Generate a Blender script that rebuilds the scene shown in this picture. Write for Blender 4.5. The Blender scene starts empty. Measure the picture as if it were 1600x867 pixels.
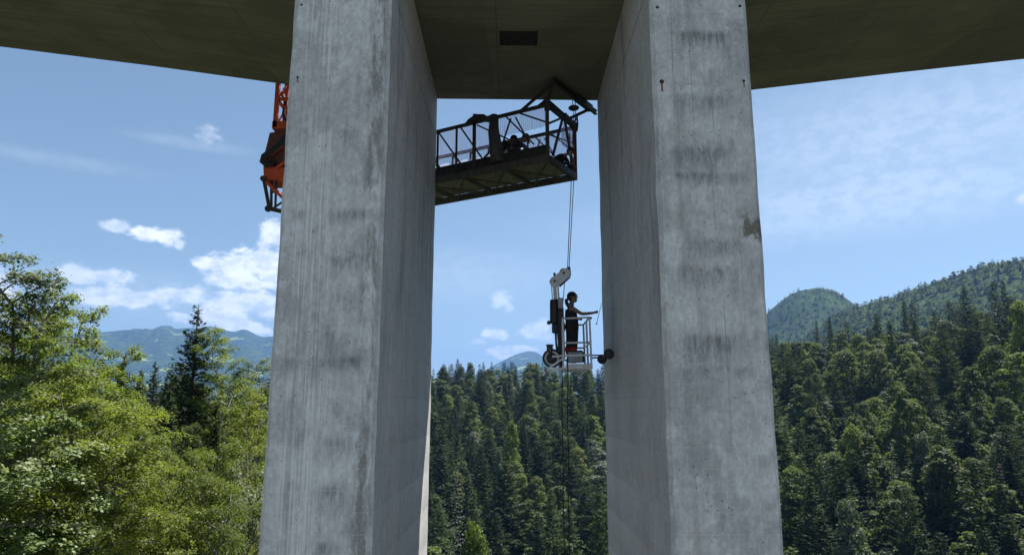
import bpy, bmesh, math, random
import numpy as np
from mathutils import Vector, Matrix, Euler
R = math.radians
random.seed(7); RNG = np.random.default_rng(7)
SC = bpy.context.scene; COL = SC.collection

# ------------------------------------------------------------------ camera
PITCH = R(10.85); F = 1080.0
cd = bpy.data.cameras.new('camera'); cam = bpy.data.objects.new('camera', cd); COL.objects.link(cam)
cd.sensor_fit = 'HORIZONTAL'; cd.sensor_width = 36; cd.lens = 36 * F / 1600
cd.clip_start = .1; cd.clip_end = 40000
cam.location = (0, 0, 0); cam.rotation_euler = (R(90) + PITCH, 0, 0)
SC.camera = cam
CP, SP = math.cos(PITCH), math.sin(PITCH)
def ray(px, py):
    u, v = px - 800, 433.5 - py
    return Vector((u, F * CP - v * SP, F * SP + v * CP))
def at(px, py, Y):
    d = ray(px, py); return d * (Y / d.y)
def proj(x, y, z):
    f = y * CP + z * SP; u = -y * SP + z * CP
    return 800 + F * x / f, 433.5 - F * u / f

# ------------------------------------------------------------------ sky, sun, exposure
SUN_AZ, SUN_EL = R(57), R(66)
SC.view_settings.view_transform = 'Standard'; SC.view_settings.look = 'None'
SC.view_settings.exposure = 1.12; SC.view_settings.gamma = 1; SC.view_settings.use_curve_mapping = False
SKY_STRENGTH = 0.07; SUN_STRENGTH = 4.8
SC.cycles.use_denoising = True
SC.cycles.max_bounces = 6; SC.cycles.diffuse_bounces = 3; SC.cycles.glossy_bounces = 2
SC.cycles.transmission_bounces = 4; SC.cycles.transparent_max_bounces = 8; SC.cycles.volume_bounces = 1
SC.cycles.use_fast_gi = False
SC.cycles.sample_clamp_indirect = 6

class NT:
    """small node-tree helper"""
    def __init__(s, tree): s.t = tree; s.n = tree.nodes; s.l = tree.links; s.n.clear()
    def new(s, ty, **kw):
        n = s.n.new(ty)
        for k, v in kw.items(): setattr(n, k, v)
        return n
    def put(s, sock, v):
        if isinstance(v, bpy.types.NodeSocket): s.l.new(v, sock)
        elif v is not None: sock.default_value = v
    def m(s, op, a, b=None, c=None, clamp=False):
        n = s.new('ShaderNodeMath', operation=op); n.use_clamp = clamp
        s.put(n.inputs[0], a); s.put(n.inputs[1], b)
        if c is not None: s.put(n.inputs[2], c)
        return n.outputs[0]
    def mix(s, f, a, b, mode='MIX'):
        n = s.new('ShaderNodeMix', data_type='RGBA', blend_type=mode); n.clamp_factor = True
        s.put(n.inputs[0], f); s.put(n.inputs[6], a); s.put(n.inputs[7], b); return n.outputs[2]
    def ss(s, v, a, b, lo=0.0, hi=1.0):
        n = s.new('ShaderNodeMapRange', interpolation_type='SMOOTHSTEP')
        for i, x in enumerate((v, a, b, lo, hi)): s.put(n.inputs[i], x)
        return n.outputs[0]
    def noise(s, vec, scale=1.0, detail=4, rough=.55, dist=0.0):
        n = s.new('ShaderNodeTexNoise'); s.put(n.inputs['Vector'], vec)
        n.inputs['Scale'].default_value = scale; n.inputs['Detail'].default_value = detail
        n.inputs['Roughness'].default_value = rough; n.inputs['Distortion'].default_value = dist
        return n.outputs['Fac']
    def scaled(s, vec, sc, loc=(0, 0, 0)):
        n = s.new('ShaderNodeMapping'); s.put(n.inputs[0], vec)
        n.inputs['Scale'].default_value = sc; n.inputs['Location'].default_value = loc
        return n.outputs[0]
    def sep(s, vec):
        n = s.new('ShaderNodeSeparateXYZ'); s.put(n.inputs[0], vec); return n.outputs

world = bpy.data.worlds.new('World'); SC.world = world; world.use_nodes = True
w = NT(world.node_tree)
sky = w.new('ShaderNodeTexSky', sky_type='NISHITA'); sky.sun_disc = False
sky.sun_elevation = SUN_EL; sky.sun_rotation = SUN_AZ; sky.altitude = 900
sky.air_density = 1.0; sky.dust_density = 1.3; sky.ozone_density = 1.6
tc = w.new('ShaderNodeTexCoord'); gx, gy, gz = w.sep(tc.outputs['Generated'])
az = w.m('ARCTAN2', gx, gy); el = w.m('ARCSINE', gz)
vec = tc.outputs['Generated']
warp = w.noise(w.scaled(vec, (14, 14, 26)), 1.0, 6, .62)
warp2 = w.noise(w.scaled(vec, (42, 42, 70)), 1.0, 6, .6)
puff = w.m('ADD', w.m('MULTIPLY', w.m('SUBTRACT', warp, .5), 2.3), w.m('MULTIPLY', w.m('SUBTRACT', warp2, .5), 1.5))
# px, py, half width, half height (photo pixels, only used to find the compass bearing), density
CLOUDS = [(232, 368, 26, 13, .95), (262, 370, 26, 18, 1.0), (280, 382, 12, 10, .7), (182, 354, 18, 11, .55), (325, 210, 20, 16, .3), (125, 430, 30, 15, .6), (170, 432, 36, 13, .7),
          (335, 412, 26, 18, .9), (365, 415, 30, 26, 1.2), (400, 408, 36, 26, 1.3), (425, 430, 30, 28, 1.2), (380, 440, 50, 20, 1.1), (345, 435, 30, 14, .8),
          (160, 463, 50, 14, .8), (225, 468, 60, 14, .85), (290, 462, 60, 16, .75), (370, 470, 70, 20, .8), (420, 480, 40, 22, .8),
          (285, 497, 26, 12, 1.0), (320, 500, 40, 18, 1.2), (365, 505, 44, 20, 1.2), (400, 515, 30, 16, 1.0), (424, 366, 20, 20, .8), (414, 382, 14, 10, .6),
          (785, 468, 16, 13, .5), (795, 480, 8, 9, .4), (776, 523, 20, 9, .85), (842, 512, 24, 13, .8), (832, 520, 30, 9, .7), (790, 552, 30, 9, 1.0), (815, 548, 22, 7, .8), (745, 534, 14, 4, .4),
          (1598, 312, 12, 8, .6), (520, 440, 60, 40, .9), (560, 500, 60, 30, .9), (-150, 430, 120, 40, .9)]
VEIL = [(90, 250, 150, 14, .10), (300, 225, 110, 12, .12), (1420, 210, 420, 120, .22), (1300, 330, 500, 60, .22), (700, 430, 260, 60, .14), (200, 460, 300, 50, .12)]
cl = None
for (px, py, rx, ry, dn) in CLOUDS:
    d = ray(px, py).normalized(); a0 = math.atan2(d.x, d.y); e0 = math.asin(d.z)
    k = d.y / CP * (1 / F) ; k = 1 / F * (0.9 if abs(px - 800) < 400 else .75)
    q = w.m('SQRT', w.m('ADD', w.m('POWER', w.m('MULTIPLY', w.m('SUBTRACT', az, a0), 1 / (rx * 1.3 * k)), 2.0),
                             w.m('POWER', w.m('MULTIPLY', w.m('SUBTRACT', el, e0), 1 / (ry * 1.3 * k)), 2.0)))
    v = w.m('ADD', w.m('SUBTRACT', 1.0, q), puff)
    v = w.ss(v, -.12, .5, 0.0, dn)
    cl = v if cl is None else w.m('MAXIMUM', cl, v)
strea = w.noise(w.scaled(vec, (5, 5, 26)), 1.0, 6, .6)
for (px, py, rx, ry, dn) in VEIL:
    d = ray(px, py).normalized(); a0 = math.atan2(d.x, d.y); e0 = math.asin(d.z); k = .85 / F
    q = w.m('SQRT', w.m('ADD', w.m('POWER', w.m('MULTIPLY', w.m('SUBTRACT', az, a0), 1 / (rx * k)), 2.0), w.m('POWER', w.m('MULTIPLY', w.m('SUBTRACT', el, e0), 1 / (ry * k)), 2.0)))
    v = w.m('MULTIPLY', w.ss(q, 1.25, .1, 0.0, dn), w.ss(strea, .25, .75, .92, 1.06))
    cl = w.m('ADD', cl, w.m('MULTIPLY', v, w.m('SUBTRACT', 1.0, cl)), clamp=True)
cl = w.m('MINIMUM', cl, .95)
cc = w.mix(w.ss(warp2, .35, .62), (6.2, 6.8, 7.8, 1), (9.4, 9.6, 9.9, 1))
skyt = w.mix(1.0, sky.outputs[0], (1.03, 1.01, .83, 1), 'MULTIPLY')
skyc = w.mix(cl, skyt, cc)
bg = w.new('ShaderNodeBackground'); w.put(bg.inputs[0], skyc); bg.inputs[1].default_value = SKY_STRENGTH
wo = w.new('ShaderNodeOutputWorld'); w.l.new(bg.outputs[0], wo.inputs[0])

sd = bpy.data.lights.new('sun', 'SUN'); sd.energy = SUN_STRENGTH; sd.angle = R(.53); sd.color = (1, .955, .88)
sun = bpy.data.objects.new('sun', sd); COL.objects.link(sun)
sv = Vector((math.sin(SUN_AZ) * math.cos(SUN_EL), math.cos(SUN_AZ) * math.cos(SUN_EL), math.sin(SUN_EL)))
sun.rotation_euler = sv.to_track_quat('Z', 'Y').to_euler(); sun.location = sv * 60

# ------------------------------------------------------------------ object helpers
def tag(o, label=None, cat=None, group=None, kind=None):
    if label: o['label'] = label
    if cat: o['category'] = cat
    if group: o['group'] = group
    if kind: o['kind'] = kind
    return o
def empty(name, loc, label, cat, group=None):
    o = bpy.data.objects.new(name, None); COL.objects.link(o); o.location = loc; o.empty_display_size = .3
    return tag(o, label, cat, group)
def obj(name, me, mats, parent=None, loc=None):
    o = bpy.data.objects.new(name, me); COL.objects.link(o)
    if mats:
        if not isinstance(mats, (list, tuple)): mats = [mats]
        for m_ in mats: me.materials.append(m_)
    if parent:
        o.parent = parent; o.matrix_parent_inverse = Matrix.Translation(parent.location).inverted()
    if loc: o.location = loc
    return o
class MB:
    """collects shapes into one mesh"""
    def __init__(s): s.v = []; s.f = []; s.mi = []; s.sm = []
    def add(s, vs, fs, mi=0, sm=False):
        b = len(s.v); s.v += [tuple(p) for p in vs]
        s.f += [tuple(b + i for i in f) for f in fs]; s.mi += [mi] * len(fs); s.sm += [sm] * len(fs)
    def box(s, c, size, rot=None, mi=0, bev=0.0):
        c = Vector(c); hx, hy, hz = [q / 2 for q in size]
        vs = [Vector((x, y, z)) for x in (-hx, hx) for y in (-hy, hy) for z in (-hz, hz)]
        if rot is not None: vs = [rot @ p for p in vs]
        s.add([c + p for p in vs], [(0, 1, 3, 2), (4, 6, 7, 5), (0, 4, 5, 1), (2, 3, 7, 6), (0, 2, 6, 4), (1, 5, 7, 3)], mi)
    def bar(s, a, b, wd=.05, ht=None, mi=0, up=None):
        a, b = Vector(a), Vector(b); ht = ht or wd; d = b - a; L = d.length
        if L < 1e-6: return
        z = d / L; u = Vector(up) if up else (Vector((0, 0, 1)) if abs(z.z) < .95 else Vector((0, 1, 0)))
        x = z.cross(u).normalized(); y = x.cross(z).normalized()
        m = Matrix((x, y, z)).transposed()
        s.box((a + b) / 2, (wd, ht, L), m, mi)
    def tube(s, pts, r, n=8, mi=0, cap=True, sm=True):
        pts = [Vector(p) for p in pts]; rs = r if isinstance(r, (list, tuple)) else [r] * len(pts)
        vs = []; fs = []; px = None
        for i, p in enumerate(pts):
            t = (pts[min(i + 1, len(pts) - 1)] - pts[max(i - 1, 0)]).normalized()
            if px is None: px = t.orthogonal().normalized()
            px = (px - t * px.dot(t)).normalized(); py = t.cross(px)
            for k in range(n):
                a = 2 * math.pi * k / n; vs.append(p + (px * math.cos(a) + py * math.sin(a)) * rs[i])
        for i in range(len(pts) - 1):
            for k in range(n):
                fs.append((i * n + k, i * n + (k + 1) % n, (i + 1) * n + (k + 1) % n, (i + 1) * n + k))
        s.add(vs, fs, mi, sm)
        if cap:
            s.add(vs[:n], [tuple(range(n))[::-1]], mi); s.add(vs[-n:], [tuple(range(n))], mi)
    def cyl(s, a, b, r, n=20, mi=0): s.tube([a, b], r, n, mi)
    def prism(s, poly, depth, mi=0):
        """poly: list of 3-D points (planar), depth: extrusion vector"""
        n = len(poly); d = Vector(depth); p = [Vector(q) for q in poly]
        s.add(p + [q + d for q in p], [tuple(range(n))[::-1], tuple(range(n, 2 * n))] +
              [(i, (i + 1) % n, n + (i + 1) % n, n + i) for i in range(n)], mi)
    def ball(s, c, r, n=12, m=8, mi=0, sc=(1, 1, 1), rot=None):
        vs = []; fs = []; c = Vector(c)
        for i in range(m + 1):
            th = math.pi * i / m
            for k in range(n):
                ph = 2 * math.pi * k / n
                p = Vector((math.sin(th) * math.cos(ph) * sc[0], math.sin(th) * math.sin(ph) * sc[1], math.cos(th) * sc[2])) * r
                if rot is not None: p = rot @ p
                vs.append(c + p)
        for i in range(m):
            for k in range(n): fs.append((i * n + k, (i + 1) * n + k, (i + 1) * n + (k + 1) % n, i * n + (k + 1) % n))
        s.add(vs, fs, mi, True)
    def torus(s, c, R_, r, ax, n=28, m=10, mi=0):
        ax = Vector(ax).normalized(); u = ax.orthogonal().normalized(); v = ax.cross(u); c = Vector(c)
        vs = []; fs = []
        for i in range(n):
            a = 2 * math.pi * i / n; d = u * math.cos(a) + v * math.sin(a)
            for k in range(m):
                b = 2 * math.pi * k / m; vs.append(c + d * (R_ + r * math.cos(b)) + ax * r * math.sin(b))
        for i in range(n):
            for k in range(m): fs.append((i * m + k, ((i + 1) % n) * m + k, ((i + 1) % n) * m + (k + 1) % m, i * m + (k + 1) % m))
        s.add(vs, fs, mi, True)
    def mesh(s, name, bevel=0.0):
        me = bpy.data.meshes.new(name); me.from_pydata(s.v, [], s.f)
        me.polygons.foreach_set('material_index', s.mi); me.polygons.foreach_set('use_smooth', s.sm)
        bm = bmesh.new(); bm.from_mesh(me); bmesh.ops.remove_doubles(bm, verts=bm.verts, dist=1e-5)
        bmesh.ops.recalc_face_normals(bm, faces=bm.faces)
        if bevel: bmesh.ops.bevel(bm, geom=[e for e in bm.edges if e.is_manifold and e.calc_face_angle(0) > .6], offset=bevel, segments=1, affect='EDGES', clamp_overlap=True)
        bm.to_mesh(me); bm.free(); me.update(); return me
    def build(s, name, mats, parent=None, bevel=0.0): return obj(name, s.mesh(name, bevel), mats, parent)
def np_mesh(name, V, Fq, mi=None, smooth=False, attrs=None):
    me = bpy.data.meshes.new(name); V = np.asarray(V, np.float32); Fq = np.asarray(Fq, np.int32)
    n = Fq.shape[1]; me.vertices.add(len(V)); me.vertices.foreach_set('co', V.ravel())
    me.loops.add(Fq.size); me.loops.foreach_set('vertex_index', Fq.ravel())
    me.polygons.add(len(Fq)); me.polygons.foreach_set('loop_start', np.arange(0, Fq.size, n, dtype=np.int32))
    if mi is not None: me.polygons.foreach_set('material_index', np.asarray(mi, np.int32))
    me.update(calc_edges=True)
    me.polygons.foreach_set('use_smooth', np.full(len(Fq), smooth))
    for k, a in (attrs or {}).items():
        at_ = me.attributes.new(k, 'FLOAT', 'FACE'); at_.data.foreach_set('value', np.asarray(a, np.float32))
    me.validate(); return me

# ------------------------------------------------------------------ materials
def newmat(name):
    m = bpy.data.materials.new(name); m.use_nodes = True; t = NT(m.node_tree)
    o = t.new('ShaderNodeOutputMaterial'); p = t.new('ShaderNodeBsdfPrincipled'); t.l.new(p.outputs[0], o.inputs[0])
    return m, t, p, o
def plain(name, col, rough=.5, metal=0.0, var=.25, scale=6.0, rust=None):
    m, t, p, o = newmat(name); tcn = t.new('ShaderNodeTexCoord')
    n = t.noise(tcn.outputs['Object'], scale, 5); n2 = t.noise(tcn.outputs['Object'], scale * 7, 3)
    c1 = tuple(c * (1 - var) for c in col) + (1,); c2 = tuple(min(1, c * (1 + var)) for c in col) + (1,)
    c = t.mix(t.ss(n, .3, .7), c1, c2)
    if rust: c = t.mix(t.ss(n2, .56, .7), c, tuple(rust) + (1,))
    t.put(p.inputs['Base Color'], c); t.put(p.inputs['Roughness'], t.ss(n2, .3, .7, rough - .1, rough + .12)); p.inputs['Metallic'].default_value = metal
    return m
def foliage(name, dark, light, trans=.35, sat=1.0, gloss=.25, needle=False):
    m = bpy.data.materials.new(name); m.use_nodes = True; t = NT(m.node_tree); o = t.new('ShaderNodeOutputMaterial')
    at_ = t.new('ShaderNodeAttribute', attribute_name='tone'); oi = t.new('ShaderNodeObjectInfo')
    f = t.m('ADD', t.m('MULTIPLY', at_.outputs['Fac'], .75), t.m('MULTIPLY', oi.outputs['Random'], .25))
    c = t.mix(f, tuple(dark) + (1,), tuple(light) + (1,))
    hs = t.new('ShaderNodeHueSaturation'); t.put(hs.inputs['Color'], c)
    rr = t.m('FRACT', t.m('MULTIPLY', oi.outputs['Random'], 7.31))
    t.put(hs.inputs['Hue'], t.ss(rr, 0, 1, .485, .512)); t.put(hs.inputs['Value'], t.ss(t.m('FRACT', t.m('MULTIPLY', oi.outputs['Random'], 13.7)), 0, 1, .8, 1.2))
    t.put(hs.inputs['Saturation'], sat)
    d = t.new('ShaderNodeBsdfDiffuse'); t.put(d.inputs[0], hs.outputs[0])
    tr = t.new('ShaderNodeBsdfTranslucent'); g = t.new('ShaderNodeBsdfGlossy')
    tcx = t.mix(.75, hs.outputs[0], (.42, .55, .06, 1), 'MIX'); tcx = t.mix(.55, hs.outputs[0], tcx)
    t.put(tr.inputs[0], tcx)
    g.inputs['Roughness'].default_value = .6; g.inputs[0].default_value = (.9, .95, 1, 1)
    m1 = t.new('ShaderNodeMixShader'); m1.inputs[0].default_value = trans; t.l.new(d.outputs[0], m1.inputs[1]); t.l.new(tr.outputs[0], m1.inputs[2])
    fr = t.new('ShaderNodeFresnel'); fr.inputs[0].default_value = 1.38
    m2 = t.new('ShaderNodeMixShader'); t.put(m2.inputs[0], t.m('MINIMUM', t.m('MULTIPLY', fr.outputs[0], gloss * .4), gloss * .1)); t.l.new(m1.outputs[0], m2.inputs[1]); t.l.new(g.outputs[0], m2.inputs[2])
    t.l.new(m2.outputs[0], o.inputs[0]); return m
# ------------------------------------------------------------------ terrain
DK = [0, 12, 25, 60, 100, 150, 220, 330, 450, 600, 900, 1600, 4000, 20000]
PROF = {
 -180: [-42, -42, -42, -40, -34, -22, 0, 26, 50, 60, 60, 60, 60, 40],
  -90: [-42, -36, -22, -14, -4, 8, 26, 45, 60, 60, 60, 60, 60, 40],
  -60: [-42, -32, -17, -14, -12, -6, 6, 20, 30, 30, 10, 0, 0, 0],
  -37: [-42, -28, -16, -15, -14, -13, -13, -40, -62, -60, -60, -60, -50, 0],
  -19: [-42, -36, -22, -18, -17, -17, -17, -45, -62, -60, -60, -60, -50, 0],
   -9: [-42, -43, -44, -54, -60, -61, -45, -17, 10, 6, -40, -60, -50, 0],
    9: [-42, -43, -45, -56, -61, -61, -45, -17, 10, 6, -40, -60, -50, 0],
   19: [-42, -43, -46, -57, -58, -46, -22, 10, 16, 8, -20, -40, -50, 0],
   37: [-42, -43, -46, -54, -54, -44, -12, 21, 30, 26, 10, -20, -50, 0],
   60: [-42, -43, -42, -40, -34, -20, 6, 36, 50, 50, 40, 10, 0, 0],
   90: [-42, -43, -38, -25, -10, 8, 30, 50, 60, 60, 60, 60, 60, 40],
  180: [-42, -42, -42, -40, -34, -22, 0, 26, 50, 60, 60, 60, 60, 40]}
AK = sorted(PROF)
def hgt(x, y):
    x = np.asarray(x, float); y = np.asarray(y, float)
    a = np.degrees(np.arctan2(x, y)); d = np.hypot(x, y)
    tab = np.stack([np.interp(d, DK, PROF[k]) for k in AK])
    i = np.clip(np.searchsorted(AK, a, side='right') - 1, 0, len(AK) - 2)
    A = np.array(AK, float); t = np.clip((a - A[i]) / (A[i + 1] - A[i]), 0, 1); t = t * t * (3 - 2 * t)
    idx = np.indices(i.shape) if i.shape else None
    if i.shape: lo = np.take_along_axis(tab, i[None], 0)[0]; hi = np.take_along_axis(tab, i[None] + 1, 0)[0]
    else: lo, hi = tab[i], tab[i + 1]
    h = lo * (1 - t) + hi * t
    n = (np.sin(x * .031 + 1.3) * np.cos(y * .027 + .4) * 2.6 + np.sin(x * .083 + y * .041) * 1.2 + np.sin(x * .21 - y * .17 + 2) * .35)
    return h + n * np.clip((d - 15) / 60, 0, 1)

def ground_mat():
    m, t, p, o = newmat('forest_floor_and_bounce'); tcn = t.new('ShaderNodeTexCoord'); v = tcn.outputs['Object']
    n1 = t.noise(v, .02, 6); n2 = t.noise(v, .9, 5); n3 = t.noise(v, .0016, 5)
    c = t.mix(t.ss(n2, .35, .65), (.014, .024, .008, 1), (.035, .05, .015, 1))
    c = t.mix(t.m('MULTIPLY', t.ss(n1, .45, .6), .5), c, (.025, .026, .014, 1))
    gy_ = t.sep(v)[1]; gm = t.m('MULTIPLY', t.ss(gy_, 14, -12), t.ss(t.noise(v, .05, 4), .3, .5))  # pale ground behind the camera, added to bounce light onto the pillars
    c = t.mix(gm, c, t.mix(t.ss(n2, .4, .6), (.16, .165, .135, 1), (.27, .26, .235, 1)))
    t.put(p.inputs['Base Color'], c); p.inputs['Roughness'].default_value = .95; p.inputs['Specular IOR Level'].default_value = .1
    b = t.new('ShaderNodeBump'); b.inputs['Strength'].default_value = .8; b.inputs['Distance'].default_value = .4
    t.put(b.inputs['Height'], n2); t.l.new(b.outputs[0], p.inputs['Normal']); return m
azs = np.radians(np.concatenate([np.arange(-180, -40, 4), np.arange(-40, 40, .8), np.arange(40, 180.1, 4)]))
rad = np.concatenate([[0.5], np.geomspace(4, 22000, 120)])
AA, RR = np.meshgrid(azs, rad); X = RR * np.sin(AA); Y = RR * np.cos(AA); Z = hgt(X, Y)
V = np.stack([X, Y, Z], -1).reshape(-1, 3); na = len(azs)
ii = np.arange(len(rad) - 1)[:, None] * na + np.arange(na - 1)[None]
Fq = np.stack([ii, ii + 1, ii + na + 1, ii + na], -1).reshape(-1, 4)
g = obj('ground', np_mesh('ground', V, Fq, smooth=True), ground_mat()); tag(g, 'forested valley floor and slopes under the viaduct', None, None, 'structure')

# far ridges: name, list of skyline pixels, distance, foot height, roughness
def fbm1(x, seed, octs=6, base=1.0):
    r = np.zeros_like(x); rg = np.random.default_rng(seed)
    for o_ in range(octs):
        k = base * 2 ** o_; ph = rg.uniform(0, 6.28, 3)
        r += (np.sin(x * k + ph[0]) + np.sin(x * k * 1.37 + ph[1])) / 2 / 1.8 ** o_
    return r
def noise2(X, Y, seed, octs=5, k0=1.0, gain=.55):
    rg = np.random.default_rng(seed); r = np.zeros_like(X)
    for o_ in range(octs):
        k = k0 * 2 ** o_
        for _ in range(3):
            th = rg.uniform(0, math.pi); ph = rg.uniform(0, 6.28)
            r += np.sin((X * math.cos(th) + Y * math.sin(th)) * k + ph) / 3 * gain ** o_
    return r
RIDGES = {}
def ridge(name, pts, D, foot, label, mat, depth, rough, seed, steps=(300, 70), power=1.25, back=.6):
    px = np.array([p[0] for p in pts], float)
    az_ = []; el_ = []
    for p in pts:
        d = ray(*p); az_.append(math.atan2(d.x, d.y)); el_.append(d.z / math.hypot(d.x, d.y))
    az_ = np.array(az_); el_ = np.array(el_)
    na, nr = steps; A = np.linspace(az_[0], az_[-1], na)
    E = np.interp(A, az_, el_); ker = np.array([1, 2, 3, 2, 1]) / 9.0
    E = np.convolve(np.pad(E, 2, mode='edge'), ker, 'valid')
    tt = np.concatenate([np.linspace(0, 1, int(nr * .75)), 1 + np.linspace(0, 1, nr - int(nr * .75) + 1)[1:]])
    T, AA = np.meshgrid(tt, A, indexing='ij'); EE = np.broadcast_to(E, AA.shape)
    Rr = D - depth + depth * np.minimum(T, 1) + depth * back * np.clip(T - 1, 0, 1)
    top = EE * D
    X = Rr * np.sin(AA); Y = Rr * np.cos(AA)
    fall = np.where(T <= 1, np.clip(T, 0, 1) ** power, 1 - np.clip(T - 1, 0, 1) ** 1.5)
    Z = foot + (top - foot) * fall
    spur = noise2(X, Y, seed, 6, 6.28 / (D * .22))
    env = np.clip(T * (1.0 - .93 * np.exp(-((T - 1) / .12) ** 2)) , 0, 1)
    Z = Z + spur * rough * env
    V = np.stack([X, Y, Z], -1).reshape(-1, 3)
    ii = np.arange(len(tt) - 1)[:, None] * na + np.arange(na - 1)[None]
    Fq = np.stack([ii, ii + 1, ii + na + 1, ii + na], -1).reshape(-1, 4)
    o_ = obj(name, np_mesh(name, V, Fq, smooth=True), mat); tag(o_, label, None, None, 'structure')
    RIDGES[label] = (X, Y, Z, T, A)
    return o_
def mountain_mat(name, s, meadow=.60, rock=True):
    m, t, p, o = newmat(name); tcn = t.new('ShaderNodeTexCoord'); v = tcn.outputs['Object']
    n1 = t.noise(v, s * .12, 6, .6); n2 = t.noise(v, s * 1.6, 6, .7); n3 = t.noise(v, s * .35, 5, .55, .4)
    c = t.mix(t.ss(n2, .35, .65), (.018, .034, .014, 1), (.06, .09, .028, 1))
    c = t.mix(t.ss(n1, .45, .58), c, (.03, .05, .02, 1), 'MIX')
    c = t.mix(t.ss(n3, meadow, meadow + .03), c, (.19, .24, .07, 1))
    if rock:
        geo = t.new('ShaderNodeNewGeometry'); nz = t.sep(geo.outputs['Normal'])[2]
        c = t.mix(t.m('MULTIPLY', t.ss(nz, .72, .6), t.ss(n3, .4, .55)), c, (.26, .25, .23, 1))
    t.put(p.inputs['Base Color'], c); p.inputs['Roughness'].default_value = 1; p.inputs['Specular IOR Level'].default_value = .05
    b = t.new('ShaderNodeBump'); b.inputs['Strength'].default_value = 1; b.inputs['Distance'].default_value = 1.6 / s * .1
    t.put(b.inputs['Height'], n2); t.l.new(b.outputs[0], p.inputs['Normal']); return m
MM = mountain_mat('mountain_forest', .012, .60)
ridge('mountain', [(-330, 500), (-200, 470), (-60, 505), (60, 520), (120, 522), (166, 518), (200, 515), (239, 514), (247, 510), (253, 508), (267, 508), (274, 514), (287, 512), (310, 511),
      (329, 509), (343, 512), (355, 517), (367, 518), (378, 514), (386, 515), (402, 524), (412, 527), (425, 526), (470, 540), (540, 560), (600, 590), (640, 610)],
      7800, -60, 'blue hazy mountain range behind the trees left of the viaduct', MM, 4300, 120, 3, (520, 110))
ridge('mountain', [(640, 620), (700, 600), (745, 585), (786, 563), (798, 557), (811, 552), (826, 548), (838, 550), (849, 557), (880, 572), (930, 590), (1000, 600), (1100, 610)],
      8600, -60, 'small blue mountain top above the wooded ridge between the two pillars', MM, 3600, 60, 5, (260, 70))
HM = mountain_mat('hill_forest', .05, .9, False)
ridge('hill', [(1040, 620), (1100, 590), (1150, 548), (1200, 488), (1212, 478), (1228, 465), (1250, 454), (1280, 450), (1305, 455), (1325, 468), (1340, 480), (1370, 500), (1420, 520), (1500, 540), (1600, 550)],
      2300, -55, 'rounded wooded hill seen just right of the right pillar', HM, 1000, 22, 8, (200, 60), 1.0)
ridge('hill', [(1180, 600), (1240, 545), (1290, 505), (1330, 482), (1350, 477), (1400, 464), (1450, 446), (1500, 428), (1550, 413), (1600, 406), (1700, 395), (1850, 400), (2100, 430), (2500, 480)],
      1500, -40, 'long wooded ridge rising toward the right edge', HM, 800, 16, 12, (260, 60), .9)
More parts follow.
